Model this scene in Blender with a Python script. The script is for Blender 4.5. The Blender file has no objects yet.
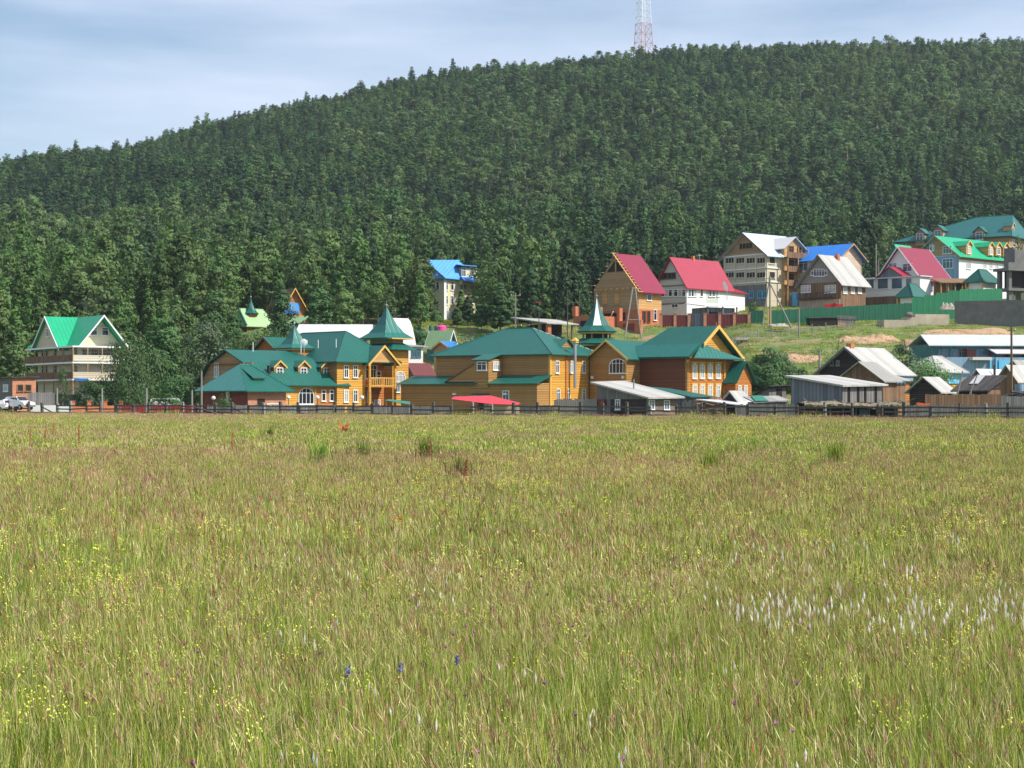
import bpy, bmesh, math, random
import numpy as np
from mathutils import Vector, Matrix
R = math.radians
S = bpy.context.scene
COL = S.collection
FL, HOR, CAMZ, HAZE = 1700.0, 400.0, 2.0, .00009
# ---------------------------------------------------------------- camera, sky, sun, exposure
cam = bpy.data.cameras.new('camera'); camo = bpy.data.objects.new('camera', cam); COL.objects.link(camo)
cam.sensor_width = 36; cam.lens = FL/1024*36; cam.shift_y = (HOR-384)/1024
cam.clip_end = 20000; cam.clip_start = 0.1
camo.location = (0, 0, CAMZ); camo.rotation_euler = (R(90), 0, 0)
S.camera = camo
SUN_AZ, SUN_EL = R(108), R(47)
sdir = Vector((math.sin(SUN_AZ)*math.cos(SUN_EL), math.cos(SUN_AZ)*math.cos(SUN_EL), math.sin(SUN_EL)))
sun = bpy.data.lights.new('sun', 'SUN'); suno = bpy.data.objects.new('sun', sun); COL.objects.link(suno)
sun.energy = 5.0; sun.angle = R(0.53); sun.color = (1, 0.95, 0.87)
suno.rotation_euler = sdir.to_track_quat('Z', 'Y').to_euler()
S.view_settings.view_transform = 'Standard'; S.view_settings.look = 'None'
S.view_settings.exposure = 0.27; S.view_settings.gamma = 1
world = bpy.data.worlds.new('World'); S.world = world; world.use_nodes = True
nt = world.node_tree; nt.nodes.clear()
def N(t, typ, **kw):
    n = t.nodes.new(typ)
    for k, v in kw.items():
        setattr(n, k, v)
    return n
sky = N(nt, 'ShaderNodeTexSky', sky_type='NISHITA', sun_disc=False, sun_elevation=SUN_EL, sun_rotation=SUN_AZ,
        air_density=1.2, dust_density=1.0, ozone_density=2.5, altitude=500)
bg = N(nt, 'ShaderNodeBackground'); bg.inputs[1].default_value = 0.118
wo = N(nt, 'ShaderNodeOutputWorld')
tc = N(nt, 'ShaderNodeTexCoord')
mp = N(nt, 'ShaderNodeMapping'); mp.inputs['Scale'].default_value = (1.6, 1.6, 9.0); mp.inputs['Location'].default_value = (.35, .2, .9)
nz = N(nt, 'ShaderNodeTexNoise'); nz.inputs['Scale'].default_value = 1.7; nz.inputs['Detail'].default_value = 6; nz.inputs['Roughness'].default_value = .52
rmp = N(nt, 'ShaderNodeValToRGB'); rmp.color_ramp.elements[0].position = .36; rmp.color_ramp.elements[0].color = (.06, .06, .06, 1)
rmp.color_ramp.elements[1].position = .66; rmp.color_ramp.elements[1].color = (.66, .66, .66, 1)
mx = N(nt, 'ShaderNodeMixRGB'); mx.inputs[2].default_value = (7.0, 7.5, 8.9, 1)
L = nt.links.new
L(tc.outputs['Generated'], mp.inputs[0]); L(mp.outputs[0], nz.inputs[0]); L(nz.outputs[0], rmp.inputs[0])
L(rmp.outputs[0], mx.inputs[0]); L(sky.outputs[0], mx.inputs[1]); L(mx.outputs[0], bg.inputs[0]); L(bg.outputs[0], wo.inputs[0])
S.cycles.max_bounces = 5; S.cycles.diffuse_bounces = 2; S.cycles.glossy_bounces = 2; S.cycles.transmission_bounces = 2
S.cycles.volume_bounces = 0

# ---------------------------------------------------------------- materials
def srgb(r, g, b):
    f = lambda c: ((c/255+.055)/1.055)**2.4 if c > 10 else c/255/12.92
    return (f(r), f(g), f(b))
MATS = {}
def mat(name, col, rough=.8, pat=None, period=.25, depth=.5, var=.18, nscale=.6, spec=.3, metal=0.0, dark=.45, rnd=0, hue=0, col2=None, trans=0):
    """procedural surface: base colour, broad noise wear, optional ribs / logs / planks / bricks"""
    if name in MATS: return MATS[name]
    m = bpy.data.materials.new(name); m.use_nodes = True; t = m.node_tree; t.nodes.clear(); L = t.links.new
    out = N(t, 'ShaderNodeOutputMaterial'); p = N(t, 'ShaderNodeBsdfPrincipled')
    p.inputs['Roughness'].default_value = rough; p.inputs['Specular IOR Level'].default_value = spec; p.inputs['Metallic'].default_value = metal
    L(p.outputs[0], out.inputs[0])
    tc = N(t, 'ShaderNodeTexCoord')
    base = N(t, 'ShaderNodeRGB'); base.outputs[0].default_value = (*col, 1); cur = base.outputs[0]
    def math_(op, a, b=None, c=None):
        n = N(t, 'ShaderNodeMath', operation=op)
        for i, v in enumerate((a, b, c)):
            if v is None: continue
            if isinstance(v, (int, float)): n.inputs[i].default_value = v
            else: L(v, n.inputs[i])
        return n.outputs[0]
    def mix(fac, a, b, bt='MIX'):
        n = N(t, 'ShaderNodeMixRGB', blend_type=bt)
        for i, v in enumerate((fac, a, b)):
            if isinstance(v, (int, float)): n.inputs[i].default_value = v
            elif isinstance(v, tuple): n.inputs[i].default_value = (*v, 1)
            else: L(v, n.inputs[i])
        return n.outputs[0]
    height = None
    if rnd or hue:
        oi = N(t, 'ShaderNodeObjectInfo')
        h = N(t, 'ShaderNodeHueSaturation'); L(cur, h.inputs['Color'])
        L(math_('MULTIPLY_ADD', oi.outputs['Random'], 2*rnd, 1-rnd), h.inputs['Value'])
        r2 = math_('FRACT', math_('MULTIPLY', oi.outputs['Random'], 17.3))
        L(math_('MULTIPLY_ADD', r2, 2*hue, .5-hue), h.inputs['Hue']); cur = h.outputs[0]
    if col2:
        n2 = N(t, 'ShaderNodeTexNoise'); n2.inputs['Scale'].default_value = nscale; n2.inputs['Detail'].default_value = 5
        L(tc.outputs['Object'], n2.inputs[0])
        r = N(t, 'ShaderNodeValToRGB'); r.color_ramp.elements[0].position = .42; r.color_ramp.elements[1].position = .6; L(n2.outputs[0], r.inputs[0])
        cur = mix(r.outputs[0], cur, col2)
    if pat:
        sx = N(t, 'ShaderNodeSeparateXYZ'); L(tc.outputs['Object'], sx.inputs[0])
        sn = N(t, 'ShaderNodeSeparateXYZ'); L(tc.outputs['Normal'], sn.inputs[0])
        gt = math_('GREATER_THAN', math_('ABSOLUTE', sn.outputs[0]), math_('ABSOLUTE', sn.outputs[1]))
        u = math_('ADD', math_('MULTIPLY', gt, sx.outputs[1]), math_('MULTIPLY', math_('SUBTRACT', 1, gt), sx.outputs[0]))
        z = sx.outputs[2]
        if pat == 'brick':
            cb = N(t, 'ShaderNodeCombineXYZ'); L(u, cb.inputs[0]); L(z, cb.inputs[1])
            br = N(t, 'ShaderNodeTexBrick'); L(cb.outputs[0], br.inputs[0])
            br.inputs['Scale'].default_value = 1; br.inputs['Brick Width'].default_value = period*2.6; br.inputs['Row Height'].default_value = period
            br.inputs['Mortar Size'].default_value = period*.12
            br.inputs['Color1'].default_value = (1, 1, 1, 1); br.inputs['Color2'].default_value = (.72, .68, .68, 1); br.inputs['Mortar'].default_value = (.95, 1.1, 1.15, 1)
            cur = mix(1.0, cur, br.outputs[0], 'MULTIPLY')
        else:
            c = z if pat == 'logs' else u
            s = math_('DIVIDE', c, period)
            cell = math_('FLOOR', s); fr = math_('FRACT', s)
            d = math_('ABSOLUTE', math_('SUBTRACT', fr, .5))        # 0 centre .5 seam
            wn = N(t, 'ShaderNodeTexWhiteNoise', noise_dimensions='1D'); L(cell, wn.inputs['W'])
            val = math_('MULTIPLY_ADD', wn.outputs[0], 2*var, 1-var)
            cv = N(t, 'ShaderNodeCombineXYZ')
            for i in range(3): L(val, cv.inputs[i])
            if pat != 'ribs': cur = mix(1.0, cur, cv.outputs[0], 'MULTIPLY')
            if pat in ('logs', 'planks'):
                seam = math_('GREATER_THAN', d, .43)
                cur = mix(math_('MULTIPLY', seam, dark), cur, mix(1.0, cur, (.25, .22, .2), 'MULTIPLY'))
            if pat == 'logs': height = math_('SUBTRACT', 1, math_('POWER', math_('MULTIPLY', d, 2), 2.5))
            elif pat == 'planks': height = math_('LESS_THAN', d, .44)
            else: height = math_('POWER', math_('MULTIPLY', d, 2), 6)
    n1 = N(t, 'ShaderNodeTexNoise'); n1.inputs['Scale'].default_value = nscale; n1.inputs['Detail'].default_value = 8; n1.inputs['Roughness'].default_value = .62
    L(tc.outputs['Object'], n1.inputs[0])
    v = math_('MULTIPLY_ADD', math_('SUBTRACT', n1.outputs[0], .5), 2.6*var, 1)
    cc = N(t, 'ShaderNodeCombineXYZ')
    for i in range(3): L(v, cc.inputs[i])
    cur = mix(1.0, cur, cc.outputs[0], 'MULTIPLY')
    L(cur, p.inputs['Base Color'])
    if height is not None:
        b = N(t, 'ShaderNodeBump'); b.inputs['Strength'].default_value = depth; b.inputs['Distance'].default_value = .05
        L(height, b.inputs['Height']); L(b.outputs[0], p.inputs['Normal'])
    if trans:
        tr = N(t, 'ShaderNodeBsdfTranslucent'); L(cur, tr.inputs[0]); ms = N(t, 'ShaderNodeMixShader'); ms.inputs[0].default_value = trans
        L(p.outputs[0], ms.inputs[1]); L(tr.outputs[0], ms.inputs[2]); L(ms.outputs[0], out.inputs[0])
    MATS[name] = m; return m
def sheet(name, col, rough=.42, **k): return mat(name, col, rough, pat='ribs', period=k.pop('period', .6), spec=k.pop('spec', .4), var=k.pop('var', .17), depth=.9, **k)
M = {
 'teal': sheet('teal_sheet_metal', (.007, .105, .078)),
 'teal_new': sheet('newer_teal_sheet_metal', (.010, .135, .108), period=.9),
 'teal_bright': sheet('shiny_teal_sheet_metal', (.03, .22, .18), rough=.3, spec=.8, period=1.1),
 'teal_far': sheet('dusty_teal_sheet_metal', (.016, .13, .12)),
 'green': sheet('bright_green_sheet_metal', (.01, .36, .17)),
 'lime': sheet('pale_green_sheet_metal', (.33, .52, .24)),
 'red': sheet('raspberry_sheet_metal', (.24, .012, .04)),
 'redpink': sheet('rose_red_sheet_metal', (.34, .018, .045)),
 'blue': sheet('blue_sheet_metal', (.02, .19, .62)),
 'skyblue': sheet('sky_blue_sheet_metal', (.09, .36, .8)),
 'paleblue': sheet('pale_blue_sheet_metal', (.48, .62, .74), rough=.35),
 'slate': mat('pale_slate_sheets', (.42, .41, .38), .8, pat='planks', period=1.1, var=.12, dark=.25),
 'slate2': mat('weathered_slate_sheets', (.33, .32, .295), .85, pat='planks', period=1.1, var=.16, dark=.35),
 'tin': sheet('silvery_tin', (.6, .62, .63), rough=.45, metal=.2),
 'whiteroof': mat('white_roof_covering', (.60, .58, .575), .6, var=.06),
 'darkroof': mat('tarred_board_roof', (.07, .06, .055), .8, pat='planks', period=.5, var=.3),
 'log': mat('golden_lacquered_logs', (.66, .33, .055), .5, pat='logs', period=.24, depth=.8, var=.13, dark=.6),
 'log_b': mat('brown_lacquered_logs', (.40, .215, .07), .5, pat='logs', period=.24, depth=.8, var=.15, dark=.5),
 'log_r': mat('reddish_lacquered_logs', (.48, .17, .035), .5, pat='logs', period=.24, depth=.8, var=.13, dark=.45),
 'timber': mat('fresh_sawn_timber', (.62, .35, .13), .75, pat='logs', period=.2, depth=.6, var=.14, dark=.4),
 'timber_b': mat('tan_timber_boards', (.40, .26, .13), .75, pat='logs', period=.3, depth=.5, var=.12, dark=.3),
 'paleboard': mat('pale_pinkish_boards', (.60, .47, .35), .75, pat='logs', period=.3, depth=.5, var=.1, dark=.3),
 'trim': mat('yellow_varnished_board', (.72, .42, .1), .5, var=.08),
 'white': mat('white_paint', (.8, .8, .78), .6, var=.05),
 'cream': mat('cream_siding', (.66, .62, .47), .7, pat='logs', period=.3, depth=.3, var=.05, dark=.2),
 'cream2': mat('beige_siding', (.60, .52, .37), .7, pat='logs', period=.3, depth=.3, var=.05, dark=.2),
 'plaster': mat('white_plaster', (.75, .75, .72), .85, var=.06),
 'paleyellow': mat('pale_yellow_plaster', (.68, .62, .38), .85, var=.08),
 'paleblu': mat('pale_green_grey_siding', (.52, .56, .50), .8, pat='logs', period=.3, depth=.3, var=.05, dark=.2),
 'brick': mat('orange_red_brick', (.55, .18, .08), .85, pat='brick', period=.14),
 'brick_p': mat('pinkish_brick', (.55, .24, .14), .85, pat='brick', period=.16),
 'brick_d': mat('dark_red_brick', (.24, .06, .04), .85, pat='brick', period=.16),
 'grey': mat('grey_weathered_boards', (.20, .19, .18), .9, pat='planks', period=.28, var=.22, dark=.7),
 'greyblue': mat('blue_grey_weathered_boards', (.17, .19, .21), .9, pat='planks', period=.5, var=.22, dark=.8),
 'black': mat('blackened_old_timber', (.045, .036, .03), .9, pat='logs', period=.25, var=.3, dark=.7),
 'brownb': mat('brown_old_boards', (.22, .13, .075), .9, pat='planks', period=.3, var=.25, dark=.7),
 'rail': mat('tarred_fence_timber', (.10, .088, .078), .9, var=.4, nscale=2),
 'post': mat('grey_weathered_post', (.26, .245, .22), .9, var=.3, nscale=2),
 'concrete': mat('grey_concrete', (.16, .155, .15), .9, var=.45, nscale=.7),
 'concrete_l': mat('pale_concrete', (.42, .36, .27), .9, var=.35),
 'glass': mat('dark_window_glass', (.02, .024, .03), .12, spec=.6, var=.3),
 'glass_b': mat('blue_window_glass', (.08, .12, .17), .15, spec=.6, var=.3),
 'curtain': mat('net_curtained_glass', (.42, .42, .40), .3, spec=.5, var=.3, nscale=2),
 'darkin': mat('dark_recess_boards', (.03, .022, .018), .9),  # near-black boards; on openings, the inner shade painted as a flat sheet
 'tealwall': mat('faded_teal_boards', (.06, .19, .19), .8, pat='planks', period=.3, var=.12),
 'bluewall': mat('faded_blue_boards', (.24, .36, .48), .8, pat='planks', period=.3, var=.12),
 'shutter': mat('light_blue_paint', (.14, .5, .75), .6, var=.1),
 'fencegreen': sheet('green_profiled_sheet', (.01, .10, .05), period=1.2),
 'fencegreen2': sheet('lighter_green_profiled_sheet', (.015, .16, .07), period=1.2),
 'wallred': sheet('dark_red_painted_sheet', (.30, .03, .03)),
 'fencered': sheet('maroon_profiled_sheet', (.13, .02, .018), period=.5),
 'redp': mat('bright_red_paint', (.55, .02, .02), .6),
 'awning': mat('faded_red_awning_cloth', (.6, .05, .07), .7, var=.06),
 'tarp': mat('green_tarpaulin', (.03, .2, .13), .6),
 'steel': mat('galvanised_steel', (.4, .41, .43), .4, metal=.5),
 'steelred': mat('tower_red_paint', (.55, .27, .27), .6),
 'steelwhite': mat('tower_white_paint', (.8, .8, .8), .6),
 'pink': mat('pink_plastic', (.8, .08, .3), .5), 'bluep': mat('blue_plastic', (.03, .15, .5), .5),
 'orange': mat('orange_plastic', (.75, .14, .03), .6),
 'stone': mat('pale_rubble_stone', (.42, .37, .3), .95, var=.3),
 'car': mat('white_car_paint', (.8, .8, .8), .25, spec=.6, var=.02), 'tyre': mat('black_tyre_rubber', (.02, .02, .02), .8),
 'lamp': mat('opal_glass_globe', (.85, .85, .85), .3, var=.02), 'bark': mat('grey_brown_bark', (.13, .10, .075), .95, var=.3, nscale=3),
 'birchbark': mat('pale_birch_bark', (.5, .48, .43), .9, var=.35, nscale=3, col2=(.2, .18, .16)),
 'hay': mat('old_turf_and_hay', (.24, .2, .14), .95, var=.35, nscale=2.5),
 'dirt': mat('bare_orange_earth', (.42, .27, .16), .95, var=.3, nscale=1),
}
FOL = {
 'fir': mat('dark_fir_needles', (.030, .072, .022), .7, rnd=.25, hue=.01, var=.4, nscale=.5, trans=.08),
 'aspen': mat('pale_aspen_leaves', (.13, .20, .065), .6, rnd=.2, hue=.012, var=.35, nscale=.6, trans=.25),
 'pine': mat('pine_needles', (.050, .108, .028), .7, rnd=.42, hue=.012, var=.45, nscale=.5, trans=.1),
 'larch': mat('larch_needles', (.082, .16, .036), .7, rnd=.35, hue=.012, var=.4, nscale=.5, trans=.2),
 'birch': mat('birch_leaves', (.105, .175, .045), .6, rnd=.32, hue=.014, var=.4, nscale=.6, trans=.25),
 'willow': mat('willow_leaves', (.12, .17, .085), .6, rnd=.2, hue=.02, var=.4, nscale=.8, trans=.25),
 'shrub': mat('shrub_leaves', (.11, .20, .055), .6, rnd=.25, hue=.02, var=.45, nscale=.8, trans=.25),
 'bush': mat('bush_leaves', (.06, .125, .035), .6, rnd=.25, hue=.02, var=.45, nscale=.8, trans=.2),
}

# ---------------------------------------------------------------- mesh helpers
class MB:
    def __init__(s): s.v = []; s.f = []; s.mi = []; s.k = 0
    def add(s, vs, fs):
        o = len(s.v); s.v += [tuple(v) for v in vs]; s.f += [tuple(i+o for i in f) for f in fs]; s.mi += [s.k]*len(fs); return s
    def box(s, x0, x1, y0, y1, z0, z1):
        return s.add([(x0,y0,z0),(x1,y0,z0),(x1,y1,z0),(x0,y1,z0),(x0,y0,z1),(x1,y0,z1),(x1,y1,z1),(x0,y1,z1)],
                     [(0,3,2,1),(4,5,6,7),(0,1,5,4),(1,2,6,5),(2,3,7,6),(3,0,4,7)])
    def ext(s, bot, top):                                            # loft between two equal loops, capped
        n = len(bot)
        return s.add(list(bot)+list(top), [tuple(range(n))[::-1], tuple(range(n, 2*n))]+[(i, (i+1) % n, (i+1) % n+n, i+n) for i in range(n)])
    def slab(s, pts, t=.12): return s.ext([(p[0], p[1], p[2]-t) for p in pts], pts)
    def tube(s, p, q, r, r2=None, n=6):
        p, q = Vector(p), Vector(q); d = (q-p).normalized(); a = d.orthogonal().normalized(); b = d.cross(a); r2 = r if r2 is None else r2
        A = [p+(a*math.cos(2*math.pi*i/n)+b*math.sin(2*math.pi*i/n))*r for i in range(n)]
        B = [q+(a*math.cos(2*math.pi*i/n)+b*math.sin(2*math.pi*i/n))*r2 for i in range(n)]
        return s.ext(A, B)
    def rings(s, rs, n=8, rot=0, cx=0, cy=0):                        # lathe: list of (r, z)
        o = len(s.v)
        for r, z in rs:
            for i in range(n):
                a = rot+2*math.pi*i/n; s.v.append((cx+r*math.cos(a), cy+r*math.sin(a), z))
        m = len(rs)
        fs = [tuple(o+i for i in range(n))[::-1], tuple(o+(m-1)*n+i for i in range(n))]
        for j in range(m-1):
            for i in range(n): fs.append((o+j*n+i, o+j*n+(i+1) % n, o+(j+1)*n+(i+1) % n, o+(j+1)*n+i))
        s.f += fs; s.mi += [s.k]*len(fs); return s
    def blob(s, c, r, n=8, m=6, seed=0, j=.15):
        rn = random.Random(seed); o = len(s.v)
        for a in range(m+1):
            t = math.pi*a/m
            for i in range(n):
                q = 1+rn.uniform(-j, j); p = 2*math.pi*i/n
                s.v.append((c[0]+r[0]*q*math.sin(t)*math.cos(p), c[1]+r[1]*q*math.sin(t)*math.sin(p), c[2]+r[2]*math.cos(t)*(q if 0 < a < m else 1)))
        fs = [(o+a*n+i, o+(a+1)*n+i, o+(a+1)*n+(i+1) % n, o+a*n+(i+1) % n) for a in range(m) for i in range(n)]
        s.f += fs; s.mi += [s.k]*len(fs); return s
    def build(s, name, mats, parent=None, smooth=False, fix=True):
        me = bpy.data.meshes.new(name); me.from_pydata(s.v, [], s.f)
        if not isinstance(mats, (list, tuple)): mats = [mats]
        for m in mats: me.materials.append(M[m] if isinstance(m, str) else m)
        if any(s.mi): me.polygons.foreach_set('material_index', s.mi)
        if fix:
            b = bmesh.new(); b.from_mesh(me); bmesh.ops.recalc_face_normals(b, faces=b.faces); b.to_mesh(me); b.free()
        if smooth: me.polygons.foreach_set('use_smooth', [True]*len(me.polygons))
        o = bpy.data.objects.new(name, me); COL.objects.link(o)
        if parent: o.parent = parent
        return o
def tag(o, label=None, cat=None, group=None, kind=None):
    if label: o['label'] = label
    if cat: o['category'] = cat
    if group: o['group'] = group
    if kind: o['kind'] = kind
    return o
def thing(name, label, cat, loc=(0,0,0), rz=0, group=None):
    o = bpy.data.objects.new(name, None); COL.objects.link(o); o.location = loc; o.rotation_euler = (0, 0, rz)
    o.empty_display_size = .5
    return tag(o, label, cat, group)
def copy_tree(o, parent=None):
    c = o.copy(); COL.objects.link(c)
    if parent: c.parent = parent
    for ch in o.children: copy_tree(ch, c)
    return c
def gy(px, py, y0=228, y1=420):
    y = y0
    while y < y1 and Z(py, y) > terrain(X(px, y), y): y += .5
    return y
def X(px, Y): return (px-512)/FL*Y
def Z(py, Y): return CAMZ+(HOR-py)/FL*Y

# ---------------------------------------------------------------- terrain
PL = [(-400,0),(228,0),(262,.3),(275,3.5),(300,14.8),(330,17.5),(345,19.5),(400,27),(500,43),(560,50),(610,56)]
PR = [(-400,0),(226,0),(240,1.2),(252,3.6),(262,6.4),(272,9.5),(290,13.7),(300,15.8),(330,19),(345,21),(400,29),(500,43),(560,51),(610,58)]
RIDGE = [(-600,360),(-200,262),(0,196),(60,180),(100,167),(200,141),(300,114),(380,96),(450,83),(550,71),(700,59),(850,55),(1024,53),(1300,72),(1700,110),(2300,250)]
def lerp(tab, x):
    if x <= tab[0][0]: return tab[0][1]
    for (a, b), (c, d) in zip(tab, tab[1:]):
        if x <= c: return b+(d-b)*(x-a)/(c-a)
    return tab[-1][1]
def ss(a, b, x): t = min(1, max(0, (x-a)/(b-a))); return t*t*(3-2*t)
YR = 950.0
def terrain(x, y):
    if y < 200: return 0.0
    w = ss(26, 33, x*235/max(y, 235)*1.0)
    px = 512+x/max(y, 200)*FL
    if y <= 610: z = lerp(PL, y)*(1-w)+lerp(PR, y)*w
    else:
        zr = Z(lerp(RIDGE, 512+x/YR*FL), YR); z0 = lerp(PL, 610)*(1-w)+lerp(PR, 610)*w
        if y <= YR:
            t = (y-610)/(YR-610); z = z0+(zr-z0)*(t*.85+.15*math.sin(t*math.pi/2))
        else: z = zr-12*((y-YR)/250)**2 if y < 1200 else max(zr-12-(y-1200)*.1, -20)
    if y > 300:
        k = ss(380, 560, y)
        z += k*(5*math.sin(x*.021+1)*math.sin(y*.017)+3*math.sin(x*.047+y*.03)+1.5*math.sin(x*.11-y*.07))*(1-.75*ss(800, 950, y))
    return z
xs = np.concatenate([[-6000,-3500,-2200,-1500,-1100], np.arange(-800, -140, 20), np.arange(-140, 140, 2.5), np.arange(140, 801, 20), [1100,1500,2200,3500,6000]])
ys = np.concatenate([[-3000,-1000,-300,-50], np.arange(0, 200, 10), np.arange(200, 460, 2.5), np.arange(460, 1240, 12), [1300,1500,1800,2300,3000,4500,7000]])
g = MB(); nx = len(xs)
for y in ys:
    for x in xs: g.v.append((float(x), float(y), terrain(x, y)))
for j in range(len(ys)-1):
    for i in range(nx-1): g.f.append((j*nx+i, j*nx+i+1, (j+1)*nx+i+1, (j+1)*nx+i)); g.mi.append(0)
gm = mat('meadow_and_hillside_turf', (.12, .18, .045), .95, var=.3, nscale=.35, col2=(.17, .18, .07))
t = gm.node_tree; Lk = t.links.new                                   # bare earth patches on the hillside above the village
p = [n for n in t.nodes if n.type == 'BSDF_PRINCIPLED'][0]; src = p.inputs['Base Color'].links[0].from_socket
tcn = [n for n in t.nodes if n.type == 'TEX_COORD'][0]
mpn = N(t, 'ShaderNodeMapping'); mpn.inputs['Scale'].default_value = (.05, .09, .09); Lk(tcn.outputs['Object'], mpn.inputs[0])
nn = N(t, 'ShaderNodeTexNoise'); nn.inputs['Scale'].default_value = 1.6; nn.inputs['Detail'].default_value = 7; nn.inputs['Roughness'].default_value = .6; Lk(mpn.outputs[0], nn.inputs[0])
rr = N(t, 'ShaderNodeValToRGB'); rr.color_ramp.elements[0].position = .56; rr.color_ramp.elements[1].position = .62; Lk(nn.outputs[0], rr.inputs[0])
sxx = N(t, 'ShaderNodeSeparateXYZ'); Lk(tcn.outputs['Object'], sxx.inputs[0])
gt = N(t, 'ShaderNodeMath', operation='GREATER_THAN'); Lk(sxx.outputs[1], gt.inputs[0]); gt.inputs[1].default_value = 226
ml = N(t, 'ShaderNodeMath', operation='MULTIPLY'); Lk(gt.outputs[0], ml.inputs[0]); Lk(rr.outputs[0], ml.inputs[1])
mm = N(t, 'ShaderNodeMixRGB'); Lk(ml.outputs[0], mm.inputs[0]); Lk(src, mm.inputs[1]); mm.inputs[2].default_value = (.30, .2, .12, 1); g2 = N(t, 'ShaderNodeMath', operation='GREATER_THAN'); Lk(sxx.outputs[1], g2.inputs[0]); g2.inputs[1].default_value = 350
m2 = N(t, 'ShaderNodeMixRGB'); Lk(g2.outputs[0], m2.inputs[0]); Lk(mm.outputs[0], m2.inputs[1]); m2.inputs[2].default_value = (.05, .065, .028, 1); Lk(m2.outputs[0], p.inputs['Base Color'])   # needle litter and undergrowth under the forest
ground = g.build('ground', gm, smooth=True, fix=False); tag(ground, kind='structure')
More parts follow.
